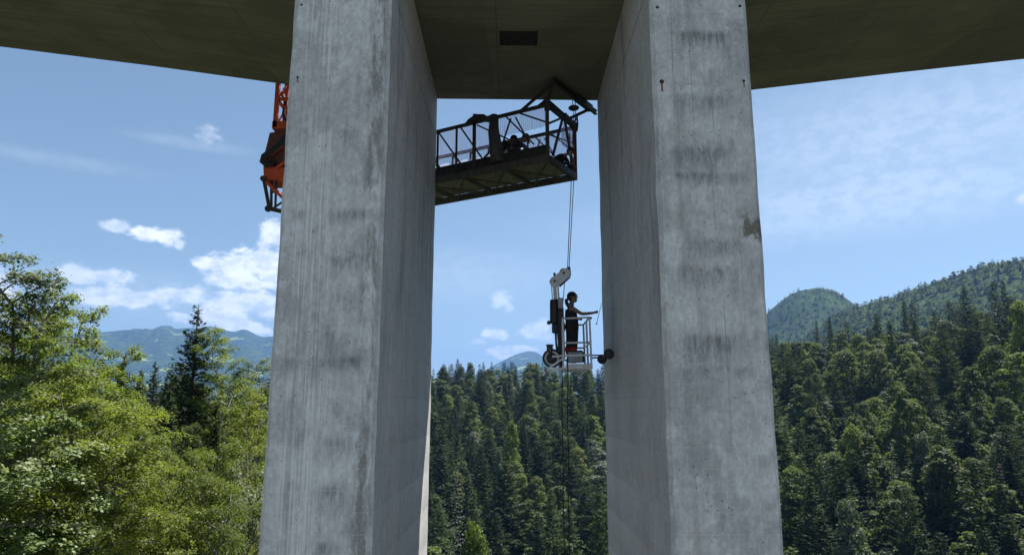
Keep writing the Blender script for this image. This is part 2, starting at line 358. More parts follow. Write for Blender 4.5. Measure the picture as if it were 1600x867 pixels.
# ------------------------------------------------------------------ viaduct
def concrete(name, base=(.33, .335, .33), side=0, seed=0.0, kind='front', x0=0.0, x1=1.0):
    """kind: front = weathered end face, inner = broad side face, soffit = board-marked underside"""
    m, t, p, o = newmat(name); tcn = t.new('ShaderNodeTexCoord'); v = tcn.outputs['Object']
    x, y, z = t.sep(v); off = (seed * 3.1, seed * 1.7, seed)
    big = t.noise(t.scaled(v, (.8, .8, .35), off), 1, 5, .6)
    strk = t.noise(t.scaled(v, (7, 7, .22), off), 1, 5, .62)
    strf = t.noise(t.scaled(v, (34, 34, .5), off), 1, 3, .5)
    fine = t.noise(t.scaled(v, (22, 22, 22), off), 1, 4, .6)
    blot = t.noise(t.scaled(v, (3.0, 3.0, 2.2), off), 1, 6, .65)
    b0 = tuple(base) + (1,); dk = tuple(c * .62 for c in base) + (1,); lt = tuple(min(1, c * 1.3) for c in base) + (1,)
    c = t.mix(t.ss(big, .3, .7), tuple(c * .86 for c in base) + (1,), tuple(c * 1.12 for c in base) + (1,))
    height = None
    m1 = t.noise(t.scaled(v, (4.2, 4.2, 3.4), off), 1, 8, .72); m2 = t.noise(t.scaled(v, (16, 16, 9), off), 1, 5, .7)
    lift = t.new('ShaderNodeTexWhiteNoise', noise_dimensions='1D')
    t.put(lift.inputs['W'], t.m('FLOOR', t.m('DIVIDE', t.m('ADD', t.m('ADD', z, 20.07), t.m('MULTIPLY', big, .08)), .72 if kind == 'front' else .98)))
    if kind != 'soffit':
        c = t.mix(t.m('MULTIPLY', lift.outputs['Value'], .16), c, dk)
        c = t.mix(t.m('MULTIPLY', t.ss(m1, .46, .66), .38), c, dk); c = t.mix(t.m('MULTIPLY', t.ss(m1, .5, .36), .3), c, lt)
        c = t.mix(t.m('MULTIPLY', t.ss(m2, .5, .62), .42), c, dk); c = t.mix(t.m('MULTIPLY', t.ss(m2, .46, .36), .4), c, lt)
    if kind == 'front':
        xn = t.m('DIVIDE', t.m('SUBTRACT', x, x0), x1 - x0)                       # 0..1 across the face
        c = t.mix(t.m('MULTIPLY', t.ss(strk, .48, .75), .4), c, dk)
        c = t.mix(t.m('MULTIPLY', t.ss(blot, .5, .68), .35), c, (.20, .19, .165, 1))
        if side < 0:     # left pillar: pale runs down the left half, mottled dark column beside the right arris
            zone = t.m('MULTIPLY', t.ss(xn, .08, .2), t.ss(xn, .62, .4))
            c = t.mix(t.m('MULTIPLY', t.m('MULTIPLY', zone, t.ss(strf, .5, .62)), .85), c, (.66, .66, .66, 1))
            c = t.mix(t.m('MULTIPLY', t.m('MULTIPLY', zone, t.ss(strf, .46, .34)), .35), c, (.20, .21, .22, 1))
            col = t.m('MULTIPLY', t.ss(xn, .74, .86), t.ss(xn, 1.0, .93))
            sp = t.noise(t.scaled(v, (5, 5, 1.1), (4, 2, seed)), 1, 6, .7)
            c = t.mix(t.m('MULTIPLY', t.m('MULTIPLY', col, t.ss(sp, .42, .6)), .75), c, (.115, .115, .10, 1))
            rows = (-2.9, -2.2, -1.3, -.5, .9, 1.35, 2.05, 2.75, 3.6, 5.2); zl = .95
        else:
            col = t.m('MULTIPLY', t.ss(xn, .16, .24), t.ss(xn, .46, .34))
            sp = t.noise(t.scaled(v, (4, 4, .18), (4, 2, seed)), 1, 5, .6)
            c = t.mix(t.m('MULTIPLY', t.m('MULTIPLY', col, t.ss(sp, .42, .62)), .45), c, (.20, .165, .125, 1))
            rows = (.75, 1.3, 2.55, 3.05, 4.35, 4.85, 5.9, 7.2); zl = 1.0
        pat = t.noise(t.scaled(v, (1.1, 1.1, .9), (2, 9, seed)), 1, 7, .66); ps = t.noise(t.scaled(v, (10, 10, .7), (8, 9, seed)), 1, 4, .6)
        pm = t.m('MULTIPLY', t.ss(pat, .46, .62), t.ss(ps, .3, .62, .45, 1.0))
        c = t.mix(t.m('MULTIPLY', pm, .62), c, (.235, .25, .25, 1)); c = t.mix(t.m('MULTIPLY', t.ss(pat, .42, .3), .35), c, (.66, .67, .68, 1))
        # soot smudges hanging under the formwork joints
        wob = t.m('MULTIPLY', t.m('SUBTRACT', t.noise(t.scaled(v, (1.7, 1.7, .1), off), 1, 3), .5), .14)
        zz = t.m('ADD', z, wob)
        smd = t.noise(t.scaled(v, (11, 11, 1.6), (1, 5, seed)), 1, 6, .72)
        gate = t.noise(t.scaled(v, (2.2, 2.2, 1.9), (6, 5, seed + 3)), 1, 5, .6)
        xwin = t.m('MULTIPLY', t.ss(xn, .06, .2), t.ss(xn, .95, .72))
        if side < 0: xwin = t.m('MULTIPLY', t.ss(xn, .38, .62), t.ss(xn, .99, .94)); xwin = t.m('MAXIMUM', xwin, t.m('MULTIPLY', t.m('MULTIPLY', t.ss(xn, .03, .08), t.ss(xn, .34, .2)), .7))
        acc = None
        for i, r in enumerate(rows):
            d = t.m('SUBTRACT', r, zz)
            L_ = .34 + .16 * ((i * 7) % 4); a_ = .04 + .05 * ((i * 5) % 4); b_ = .98 - .06 * ((i * 3) % 4)
            g = t.m('MULTIPLY', t.m('MULTIPLY', t.ss(d, -.09, .07), t.ss(d, L_, .03)), t.m('MULTIPLY', t.ss(xn, a_, a_ + .14, 0, .65 + .35 * ((i * 11) % 3) / 2), t.ss(xn, b_, b_ - .2)))
            acc = g if acc is None else t.m('MAXIMUM', acc, g)
        sm = t.m('MULTIPLY', t.m('MULTIPLY', t.m('MULTIPLY', acc, t.ss(gate, .18, .36)), xwin), t.m('ADD', t.ss(smd, .42, .6, 0, .65), t.ss(gate, .36, .55, 0.1, .38)))
        c = t.mix(t.m('MULTIPLY', sm, .85), c, (.10, .11, .115, 1))
        # long thin drips
        dr = t.noise(t.scaled(v, (14, 14, .12), (7, 1, seed)), 1, 3, .5)
        c = t.mix(t.m('MULTIPLY', t.m('MULTIPLY', t.ss(dr, .62, .7), xwin), .5), c, (.12, .13, .13, 1))
        # bug holes / pits
        vo = t.new('ShaderNodeTexVoronoi'); vo.inputs['Scale'].default_value = 9; t.put(vo.inputs['Vector'], v)
        pit = t.m('MULTIPLY', t.ss(vo.outputs['Distance'], .16, .08), t.ss(t.noise(v, 1.3, 3), .48, .6))
        c = t.mix(t.m('MULTIPLY', pit, .6), c, (.07, .07, .06, 1))
        # low-lying pale board joints
        fz = t.m('FRACT', t.m('DIVIDE', t.m('ADD', z, 20.07), .36))
        jl = t.m('MULTIPLY', t.ss(t.m('ABSOLUTE', t.m('SUBTRACT', fz, .5)), .47, .5), t.ss(blot, .4, .55))
        c = t.mix(t.m('MULTIPLY', jl, t.ss(z, 1.2, -.6, .12, .5)), c, (.60, .60, .60, 1))
        height = t.m('SUBTRACT', t.m('MULTIPLY', fine, .5), t.m('MULTIPLY', pit, 1.5))
        # greenish damp patch near one outer edge
        if side > 0:
            dmp = t.m('MULTIPLY', t.m('MULTIPLY', t.ss(xn, .68, .84), t.ss(t.m('ADD', z, t.m('MULTIPLY', m1, 1.0)), 3.5, 3.62)), t.ss(t.m('ADD', z, t.m('MULTIPLY', m1, 1.2)), 4.4, 3.9))
            c = t.mix(t.m('MULTIPLY', dmp, t.ss(blot, .4, .52)), c, (.13, .12, .09, 1))
        c = t.mix(t.m('MULTIPLY', t.ss(fine, .35, .65), .12), c, lt)
    elif kind == 'inner':
        c = t.mix(t.m('MULTIPLY', t.ss(strk, .45, .75), .28), c, dk)
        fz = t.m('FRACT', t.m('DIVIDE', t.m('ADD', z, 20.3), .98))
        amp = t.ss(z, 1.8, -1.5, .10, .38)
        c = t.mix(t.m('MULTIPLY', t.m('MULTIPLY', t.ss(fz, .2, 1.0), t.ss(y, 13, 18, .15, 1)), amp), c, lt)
        jn = t.ss(t.m('ABSOLUTE', t.m('SUBTRACT', fz, .5)), .485, .5)
        c = t.mix(t.m('MULTIPLY', jn, .35), c, dk)
        run = t.noise(t.scaled(v, (1, 1.6, .25), (3, 8, seed)), 1, 5, .6)
        c = t.mix(t.m('MULTIPLY', t.m('MULTIPLY', t.ss(run, .52, .72), t.ss(z, 0, 3)), .45), c, (.12, .125, .12, 1))
        c = t.mix(t.ss(t.m('ABSOLUTE', t.m('SUBTRACT', z, 8.262)), .024, .012, 0, .85), c, (.05, .05, .048, 1))
        height = t.m('ADD', t.m('MULTIPLY', fine, .5), t.m('MULTIPLY', fz, .25))
    else:
        # board marks run along the bridge, pour joints across it
        yy = t.m('FRACT', t.m('DIVIDE', t.m('ADD', y, .2), .92)); xx = t.m('FRACT', t.m('DIVIDE', t.m('ADD', x, 41.2), 3.4))
        ly = t.ss(t.m('ABSOLUTE', t.m('SUBTRACT', yy, .5)), .485, .497); lx = t.ss(t.m('ABSOLUTE', t.m('SUBTRACT', xx, .5)), .4955, .499)
        vo = t.new('ShaderNodeTexVoronoi', feature='F1'); vo.inputs['Scale'].default_value = 1
        t.put(vo.inputs['Vector'], t.scaled(v, (.29, .16, .0), (3, .7, 0))); vo.inputs['Randomness'].default_value = .6
        br = t.sep(vo.outputs['Color'])[0]
        c = t.mix(t.m('MULTIPLY', br, .7), c, dk)
        wide = t.noise(t.scaled(v, (.22, .3, .2), (5, 5, 5)), 1, 5, .6); c = t.mix(t.m('MULTIPLY', t.ss(wide, .5, .62), .6), c, lt)
        bl = t.noise(t.scaled(v, (.35, 9, 1), off), 1, 4, .6)
        c = t.mix(t.m('MULTIPLY', t.ss(bl, .4, .7), .45), c, dk)
        c = t.mix(t.m('MULTIPLY', t.ss(blot, .52, .7), .4), c, (.17, .15, .11, 1))
        c = t.mix(t.m('MULTIPLY', t.m('MAXIMUM', t.m('MULTIPLY', ly, t.ss(bl, .35, .6)), lx), .6), c, (.08, .08, .07, 1))
        height = t.m('SUBTRACT', t.m('MULTIPLY', bl, .6), t.m('MAXIMUM', ly, lx))
    t.put(p.inputs['Base Color'], c); t.put(p.inputs['Roughness'], t.ss(fine, .3, .7, .78, .92)); p.inputs['Specular IOR Level'].default_value = .3
    b = t.new('ShaderNodeBump'); b.inputs['Strength'].default_value = .7; b.inputs['Distance'].default_value = .02
    t.put(b.inputs['Height'], height); t.l.new(b.outputs[0], p.inputs['Normal'])
    return m
viaduct = empty('viaduct', (0, 16.4, -44), 'grey concrete motorway viaduct on two tall rectangular pillars', 'viaduct')
XL0, XL1, XR0, XR1, YF, YB = -4.285, -2.37, 2.70, 4.60, 12.3, 20.5
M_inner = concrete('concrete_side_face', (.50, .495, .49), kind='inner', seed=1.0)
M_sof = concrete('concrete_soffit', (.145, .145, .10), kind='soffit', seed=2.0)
M_dark = plain('hole_shadow', (.03, .028, .025), .9)
M_rust = plain('rusty_steel', (.16, .07, .035), .8)
def pier(x0, x1, side, label):
    mf = concrete('concrete_end_face_left' if side < 0 else 'concrete_end_face_right', (.57, .58, .575), side=side, seed=5.0 if side < 0 else 9.0, kind='front', x0=x0, x1=x1)
    C = .075; mb = MB()
    ring = [(x0 + C, YF), (x1 - C, YF), (x1, YF + C), (x1, YB - C), (x1 - C, YB), (x0 + C, YB), (x0, YB - C), (x0, YF + C)]
    rg = np.random.default_rng(3 + int(side > 0)); zs = [-62.0] + list(np.arange(-20, 8.3, .49)) + [8.24, 8.262, 8.284, 9.0, 9.745 if side < 0 else 9.65]
    zs = sorted(set(round(float(z), 4) for z in zs)); n = len(ring)
    for zi, z in enumerate(zs):
        ins = .022 if abs(z - 8.262) < 1e-3 else 0.0
        for (x, y) in ring:
            cx, cy = (x0 + x1) / 2, (YF + YB) / 2; j = rg.normal(0, .006, 2) if -19 < z < 8.1 else (0, 0)
            sx = 1 if x > cx else -1
            mb.v.append((x - sx * ins + j[0], y + j[1] * .6, z))
    for zi in range(len(zs) - 1):
        for k in range(n):
            mb.f.append((zi * n + k, zi * n + (k + 1) % n, (zi + 1) * n + (k + 1) % n, (zi + 1) * n + k))
            mb.mi.append(0 if k in (0, 1, 7, 3, 4, 5) else 1); mb.sm.append(False)
    mb.f += [tuple(range(n))[::-1], tuple(range(len(zs) * n - n, len(zs) * n))]; mb.mi += [0, 0]; mb.sm += [False, False]
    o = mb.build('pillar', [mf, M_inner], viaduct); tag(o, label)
    return o
pL = pier(XL0, XL1, -1, 'left concrete pillar streaked with pale vertical runs')
pR = pier(XR0, XR1, 1, 'right concrete pillar with rows of dark smudges')
def tie_hole(parent, px, py, r=.024, rust=True):
    p = at(px, py, YF); h = MB()
    h.cyl((p.x, YF - .004, p.z), (p.x, YF + .03, p.z), r, 14, 0)
    if rust: h.box((p.x, YF - .003, p.z - r * 2.6), (r * .8, .004, r * 3.6), None, 1)
    h.build('tie_hole', [M_dark, M_rust], parent)
for q in ((471, 8), (599, 7), (465, 121)): tie_hole(pL, *q, rust=q[1] > 50)
for q in ((1027, 12), (1156, 10), (1034, 128, .045), (1162, 127)): tie_hole(pR, *q[:2], r=(q[2] if len(q) > 2 else .03), rust=q[1] > 50)
# form joint across the right pillar
jz = at(1100, 131, YF).z; jm = MB()
xs = np.linspace(XR0 + .25, XR1 - .3, 26); rg = np.random.default_rng(4)
for a, b in zip(xs[:-1], xs[1:]):
    jm.box(((a + b) / 2, YF - .001 - .002 * rg.random(), jz + rg.normal(0, .003)), (b - a + .002, .008, .010 + .014 * rg.random()))
jm.build('form_joint', plain('laitance', (.46, .46, .45), .9), pR)

SX = [-90, -60, -45, -35, -26, -16.5, -11.5, -7.2, XL0, XL1, -.33, .68, XR0, XR1, 7.7, 12, 16.45, 26, 35, 45, 60, 90]
SZ = [13.5, 13.4, 13.15, 12.8, 12.4, 11.50, 10.82, 10.19, 9.735, 9.70, 9.68, 9.67, 9.645, 9.61, 10.01, 10.55, 11.07, 12.05, 12.6, 13.0, 13.3, 13.4]
ZT, YC0, YC1 = 15.4, 9.6, 23.1
hy0, hy1 = 16.46, 17.38
bm_ = MB()
YF_, YB_g = YF + .003, YB - .003
ysof = [YF_, hy0, hy1, YB_g]
for i in range(len(SX) - 1):
    xa, xb, za, zb = SX[i], SX[i + 1], SZ[i], SZ[i + 1]
    for j in range(3):
        ya, yb = ysof[j], ysof[j + 1]
        if abs(xa + .33) < 1e-6 and j == 1:
            d = .45; P = [(xa, ya, za), (xb, ya, zb), (xb, yb, zb), (xa, yb, za)]; Q = [(x, y, z + d) for x, y, z in P]
            bm_.add(P + Q, [(0, 1, 5, 4), (1, 2, 6, 5), (2, 3, 7, 6), (3, 0, 4, 7), (4, 5, 6, 7)]); continue
        bm_.add([(xa, ya, za), (xb, ya, zb), (xb, yb, zb), (xa, yb, za)], [(0, 1, 2, 3)])
    # webs, cantilever undersides, deck edges
    bm_.add([(xa, YF_, za), (xb, YF_, zb), (xb, YF_, ZT - .45), (xa, YF_, ZT - .45)], [(0, 1, 2, 3)])
    bm_.add([(xa, YB_g, za), (xb, YB_g, zb), (xb, YB_g, ZT - .45), (xa, YB_g, ZT - .45)], [(0, 1, 2, 3)])
    bm_.add([(xa, YF_, ZT - .45), (xb, YF_, ZT - .45), (xb, YC0, ZT - .22), (xa, YC0, ZT - .22)], [(0, 1, 2, 3)])
    bm_.add([(xa, YB_g, ZT - .45), (xb, YB_g, ZT - .45), (xb, YC1, ZT - .22), (xa, YC1, ZT - .22)], [(0, 1, 2, 3)])
    bm_.add([(xa, YC0, ZT - .22), (xb, YC0, ZT - .22), (xb, YC0, ZT), (xa, YC0, ZT)], [(0, 1, 2, 3)])
    bm_.add([(xa, YC1, ZT - .22), (xb, YC1, ZT - .22), (xb, YC1, ZT), (xa, YC1, ZT)], [(0, 1, 2, 3)])
    bm_.add([(xa, YC0, ZT), (xb, YC0, ZT), (xb, YC1, ZT), (xa, YC1, ZT)], [(0, 1, 2, 3)])
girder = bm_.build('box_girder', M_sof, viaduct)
pb = MB()
for y in (YC0 + .2, YC1 - .2): pb.box((0, y, ZT + .45), (180, .35, .9), None, 0)
pb.build('parapet', M_inner, viaduct, .03)
# hatch cover plate set inside the opening
hm = MB(); hm.box((.175, (hy0 + hy1) / 2, 9.80), (.99, .9, .03)); hm.bar((-.1, hy0 + .05, 9.77), (-.1, hy1 - .05, 9.77), .05); hm.bar((.45, hy0 + .05, 9.77), (.45, hy1 - .05, 9.77), .05)
hm.build('hatch', plain('hatch_steel', (.03, .029, .025), .7, .4), viaduct)
# ------------------------------------------------------------------ trees
def cards(C, N, size, asp=1.6, rng=RNG, along=None, fold=.0):
    """diamond leaf cards: centres, normals, sizes; returns vertices (4 per card)"""
    n = len(C); N = N / np.maximum(np.linalg.norm(N, axis=1, keepdims=True), 1e-6)
    a = rng.normal(size=(n, 3)) if along is None else along
    a = a - N * (a * N).sum(1, keepdims=True); a /= np.maximum(np.linalg.norm(a, axis=1, keepdims=True), 1e-6)
    b = np.cross(N, a); s = size[:, None] * .5
    V = np.stack([C - a * s * asp, C + b * s - a * s * .15, C + a * s * asp, C - b * s - a * s * .15], 1)
    return V.reshape(-1, 3)
def quads(n): return np.arange(n * 4, dtype=np.int32).reshape(-1, 4)
def tubes_mesh(name, segs, mat, n=6):
    """segs: list of (points, radii)"""
    mb = MB()
    for pts, rs in segs: mb.tube(pts, list(rs), n if rs[0] > .03 else 4, 0, False)
    me = bpy.data.meshes.new(name); me.from_pydata(mb.v, [], mb.f); me.polygons.foreach_set('use_smooth', [True] * len(mb.f)); me.materials.append(mat); me.update(); return me
def bark(name, col, dark, sc=1.0, patch=None):
    m, t, p, o = newmat(name); tcn = t.new('ShaderNodeTexCoord')
    n = t.noise(t.scaled(tcn.outputs['Object'], (9 * sc, 9 * sc, 2 * sc)), 1, 6, .65)
    c = t.mix(t.ss(n, .35, .65), tuple(dark) + (1,), tuple(col) + (1,)); t.put(p.inputs['Base Color'], c); p.inputs['Roughness'].default_value = .9
    b = t.new('ShaderNodeBump'); b.inputs['Distance'].default_value = .03; t.put(b.inputs['Height'], n); t.l.new(b.outputs[0], p.inputs['Normal']); return m
B_BROWN = bark('brown_bark', (.13, .105, .075), (.045, .035, .025)); B_PALE = bark('pale_bark', (.42, .40, .36), (.12, .11, .10)); B_GREY = bark('grey_bark', (.25, .235, .21), (.09, .085, .075))

def near_broadleaf(name, seed, H=18., R_=4.2, leaf=.102, n_limb=60, start=.12, droop=.25, prof=None, twigs=12, per=84, spread=1.0):
    """real limbs, flat leafy twigs; unit: metres, base at z=0"""
    rg = np.random.default_rng(seed); segs = []; C = []; Nn = []; Al = []; Tn = []
    trunk = [Vector((rg.normal(0, .12) * i, rg.normal(0, .12) * i, H * i / 10 * .97)) for i in range(11)]
    for i, p in enumerate(trunk): p.x *= .5; p.y *= .5
    segs.append((trunk, [max(.02, H * .014 * (1 - i / 10.6)) for i in range(11)]))
    prof = prof or (lambda f: max(.12, math.sin(math.pi * min(1, max(0, (f * .86 + .12))) ** .95)) ** .65)
    for i in range(n_limb):
        f = start + (1 - start) * ((i + rg.random()) / n_limb) ** .92; az_ = i * 2.39996 + rg.normal(0, .3)
        k = min(9, int(f * 10)); b = trunk[k].lerp(trunk[k + 1], f * 10 - k)
        L = R_ * prof((f - start) / (1 - start)) * rg.uniform(.72, 1.18) + .35
        up = .75 * f + rg.uniform(-.12, .25); d = Vector((math.cos(az_), math.sin(az_), up)).normalized()
        pts = [b]; cur = b.copy(); nseg = 6
        for s in range(nseg):
            d = (d + Vector((rg.normal(0, .12), rg.normal(0, .12), -droop * .28 + rg.normal(0, .05)))).normalized()
            cur = cur + d * (L / nseg); pts.append(cur.copy())
        r0 = .018 + .011 * L; segs.append((pts, [r0 * (1 - .85 * s / nseg) for s in range(nseg + 1)]))
        nt = max(3, int(twigs * (.5 + L / R_ * .6)))
        for q in range(nt):
            g = .22 + .78 * (q + rg.random() * .7) / nt; kk = min(nseg - 1, int(g * nseg)); o_ = pts[kk].lerp(pts[kk + 1], g * nseg - kk)
            td = (pts[kk + 1] - pts[kk]).normalized(); sidev = td.cross(Vector((0, 0, 1))).normalized() * (1 if q % 2 else -1)
            ang = rg.uniform(.35, 1.1); tv = (td * math.cos(ang) + sidev * math.sin(ang) + Vector((0, 0, rg.uniform(-.2, .3)))).normalized()
            TL = L * rg.uniform(.16, .34) * spread + .35; p0 = np.array(o_); tv = np.array(tv)
            nl = int(per * TL / 1.1) + 6; s_ = rg.random(nl) ** .8
            drp = -np.array([0, 0, 1.]) * (s_[:, None] ** 2) * TL * droop
            w_ = np.cross(tv, [0, 0, 1.]); w_ /= np.linalg.norm(w_) + 1e-6
            lat = rg.normal(0, .16 * TL + .05, nl) * (1 - .5 * s_)
            c = p0 + tv * (s_[:, None] * TL) + drp + w_ * lat[:, None] + rg.normal(0, .045, (nl, 3)) + np.array([0, 0, 1.]) * rg.normal(0, .07, nl)[:, None]
            C.append(c); Nn.append(np.array([0, 0, 1.]) + rg.normal(0, .42, (nl, 3)) + tv * .25); Al.append(np.tile(tv, (nl, 1)) + w_ * np.sign(lat)[:, None] * .9 + rg.normal(0, .4, (nl, 3)))
            Tn.append(np.full(nl, rg.random()) * .6 + rg.random(nl) * .4)
            if q % 2 == 0 and L > 1.2:
                e = p0 + tv * TL * .85 - np.array([0, 0, 1.]) * TL * droop * .6
                segs.append(([Vector(p0), Vector((p0 + e) / 2 + np.array([0, 0, .02])), Vector(e)], [.012, .008, .003]))
    C = np.concatenate(C); Nn = np.concatenate(Nn); Al = np.concatenate(Al); Tn = np.concatenate(Tn)
    V = cards(C, Nn, leaf * rg.uniform(.7, 1.25, len(C)), .85, rg, Al)
    return segs, V, Tn
def near_conifer(name, seed, H=22., R_=3.2, droop=.35, step=.42, nb=9, upturn=.35, dens=1.0, start=.06, card=.34, power=.85):
    rg = np.random.default_rng(seed); segs = []; C = []; Nn = []; Al = []; Tn = []; S = []
    segs.append(([Vector((0, 0, 0)), Vector((0, 0, H * .5)), Vector((0, 0, H * .995))], [H * .0135, H * .008, .015]))
    z = H * start; k = 0
    while z < H * .985:
        f = (z / H - start) / (1 - start); Lm = R_ * (1 - f) ** power * (1 if f > .1 else .6 + 4 * f) + .12
        for b in range(nb if f < .9 else 5):
            az_ = k * 1.1 + b * 2 * math.pi / nb + rg.normal(0, .22); L = Lm * rg.uniform(.6, 1.15)
            dv = np.array([math.cos(az_), math.sin(az_), 0]); z0 = z + rg.normal(0, .1)
            sl = .35 * f - droop * (1 - f) ; t_ = np.linspace(0, 1, 6)
            P = dv * (t_[:, None] * L) + np.array([0, 0, 1.]) * (z0 + L * (sl * t_ - droop * .9 * t_ * (1 - t_) + upturn * t_ ** 3 * .6))[:, None]
            segs.append(([Vector(p) for p in P[::(1 if L > 1 else 2)]], list(np.linspace(.012 + .008 * L, .004, 6))[::(1 if L > 1 else 2)]))
            n = int((5 + 17 * L) * dens); s_ = rg.random(n) ** .75 * .95 + .05; s_ = np.clip(s_, .12, 1)
            base = np.stack([np.interp(s_, t_, P[:, i]) for i in range(3)], 1); w_ = np.array([-dv[1], dv[0], 0])
            wid = (.1 + .22 * L * (1 - s_) ** .6 * np.minimum(1, s_ * 4)); lat = rg.uniform(-1, 1, n) * wid
            hang = np.abs(lat) * .35 + rg.random(n) * .12
            c = base + w_ * lat[:, None] - np.array([0, 0, 1.]) * hang[:, None]
            C.append(c); al = dv[None] * .9 + w_[None] * np.sign(lat)[:, None] * .7 + np.array([0, 0, -.35]) + rg.normal(0, .25, (n, 3)); Al.append(al)
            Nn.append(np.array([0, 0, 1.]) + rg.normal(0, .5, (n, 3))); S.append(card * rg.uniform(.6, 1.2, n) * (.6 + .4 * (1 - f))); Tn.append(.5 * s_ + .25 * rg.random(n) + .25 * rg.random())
        z += step * (1 - .45 * f) * rg.uniform(.85, 1.15); k += 1
    C, Nn, Al, S, Tn = (np.concatenate(a) for a in (C, Nn, Al, S, Tn))
    return segs, cards(C, Nn, S * .5, 2.1, rg, Al), Tn
def far_broadleaf(seed, H=20., R_=5.4, n_lobe=28, per=260, card=.5, z0=.22, flat=.8):
    rg = np.random.default_rng(seed); C = []; Nn = []; Tn = []; S = []
    for i in range(n_lobe):
        f = (i + .5) / n_lobe; zz = z0 + (1 - z0) * (f ** .8); prof = math.sin(math.pi * min(.97, (zz - z0) / (1 - z0) * .8 + .22)) ** .6
        rr = R_ * prof * rg.uniform(.35, .8); az_ = i * 2.4 + rg.normal(0, .4); lr = R_ * rg.uniform(.26, .44) * (1.1 - .35 * f)
        c = np.array([math.cos(az_) * rr, math.sin(az_) * rr, zz * H - lr * .8])
        n = int(per * (lr / (R_ * .35)) ** 2); d = rg.normal(size=(n, 3)); d[:, 2] = np.abs(d[:, 2]) * 1.1 - .35; d /= np.linalg.norm(d, axis=1, keepdims=True)
        rad_ = lr * rg.uniform(.55, 1.12, n) ** .6; q = c + d * rad_[:, None] * np.array([1, 1, flat])
        C.append(q); Nn.append(d * .8 + np.array([0, 0, .7]) + rg.normal(0, .45, (n, 3))); S.append(card * rg.uniform(.55, 1.2, n)); Tn.append(rg.random() * .45 + .55 * rg.random(n))
    C, Nn, S, Tn = (np.concatenate(a) for a in (C, Nn, S, Tn))
    return cards(C, Nn, S, 1.05, rg), Tn
def far_conifer(seed, H=24., R_=4.5, step=.8, nb=8, droop=.3, power=.8, dens=1.0, card=.62, start=.08):
    rg = np.random.default_rng(seed); C = []; Nn = []; Al = []; S = []; Tn = []; z = H * start; k = 0
    while z < H * .99:
        f = (z / H - start) / (1 - start); Lm = R_ * (1 - f) ** power * (1 if f > .15 else .7 + 2 * f) + .22
        for b in range(nb):
            az_ = k * 1.3 + b * 2 * math.pi / nb + rg.normal(0, .25); L = Lm * rg.uniform(.55, 1.2); dv = np.array([math.cos(az_), math.sin(az_), 0])
            n = max(4, int((4 + 6.5 * L) * dens)); s_ = np.clip(rg.random(n) ** .7, .15, 1); w_ = np.array([-dv[1], dv[0], 0]); lat = rg.uniform(-1, 1, n) * (.12 + .28 * L * (1 - s_ * .8))
            zz = z + rg.normal(0, .12) + L * ((.25 * f - droop) * s_ + .22 * s_ ** 3) - np.abs(lat) * .4
            C.append(dv * (s_ * L)[:, None] + w_ * lat[:, None] + np.array([0, 0, 1.]) * zz[:, None])
            Al.append(dv[None] + w_ * np.sign(lat)[:, None] * .5 + np.array([0, 0, -.45]) + rg.normal(0, .2, (n, 3))); Nn.append(np.array([0, 0, 1.]) + dv * .3 + rg.normal(0, .4, (n, 3)))
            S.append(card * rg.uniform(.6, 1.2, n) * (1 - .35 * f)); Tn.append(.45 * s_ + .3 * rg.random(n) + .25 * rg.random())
        z += step * (1 - .4 * f); k += 1
    C, Nn, Al, S, Tn = (np.concatenate(a) for a in (C, Nn, Al, S, Tn))
    return cards(C, Nn, S * .62, 1.7, rg, Al), Tn

L_BEECH = foliage('beech_leaves', (.060, .095, .010), (.19, .23, .018), .5)
L_MAPLE = foliage('maple_leaves', (.07, .12, .03), (.21, .26, .09), .42, gloss=.5)
L_YELL = foliage('yellow_green_leaves', (.10, .13, .010), (.20, .23, .025), .5)
L_GREY = foliage('grey_green_leaves', (.06, .08, .04), (.15, .17, .10), .3, gloss=.45)
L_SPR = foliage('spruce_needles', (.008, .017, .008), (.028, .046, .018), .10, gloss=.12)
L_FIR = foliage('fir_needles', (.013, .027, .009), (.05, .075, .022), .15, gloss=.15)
L_BROWN = foliage('dry_conifer_needles', (.035, .04, .02), (.09, .085, .045), .15)
L_FARB = foliage('far_beech_leaves', (.012, .024, .006), (.085, .112, .018), .32, gloss=.25)
L_FARY = foliage('far_bright_leaves', (.035, .06, .008), (.13, .165, .02), .42)
L_FARG = foliage('far_grey_leaves', (.03, .042, .025), (.12, .14, .09), .25, gloss=.5)

L_DEAD = foliage('bare_grey_twigs', (.09, .085, .075), (.20, .19, .17), .05, gloss=.2)
def two_part(name, data, leafmat, barkmat):
    segs, V, T = data
    cm = np_mesh(name + '_crown', V, quads(len(V) // 4), attrs={'tone': T}); cm.materials.append(leafmat)
    return tubes_mesh(name + '_trunk', segs, barkmat), cm
def remat(me, mat): m2 = me.copy(); m2.materials.clear(); m2.materials.append(mat); return m2
nb1 = two_part('b1', near_broadleaf('b1', 11), L_BEECH, B_GREY)
nb2 = two_part('b2', near_broadleaf('b2', 12, H=18, R_=4.8, n_limb=64, droop=.4, twigs=11), L_BEECH, B_GREY)
nb3 = two_part('b3', near_broadleaf('b3', 13, H=18, R_=3.0, n_limb=66, droop=.15, start=.14, prof=lambda f: min(1, f * 3 + .4) * max(0, 1 - f) ** .6 + .08, twigs=10, per=72), L_BEECH, B_PALE)
nb4 = two_part('b4', near_broadleaf('b4', 14, H=18, R_=4.4, leaf=.135, n_limb=56, droop=.3, twigs=11, per=56), L_MAPLE, B_GREY)
CONE = lambda f: min(1, f * 4 + .35) * max(0, 1 - f) ** .8 + .07
nb5 = two_part('b5', near_broadleaf('b5', 15, H=18, R_=4.6, n_limb=72, droop=.25, prof=CONE), L_BEECH, B_GREY)
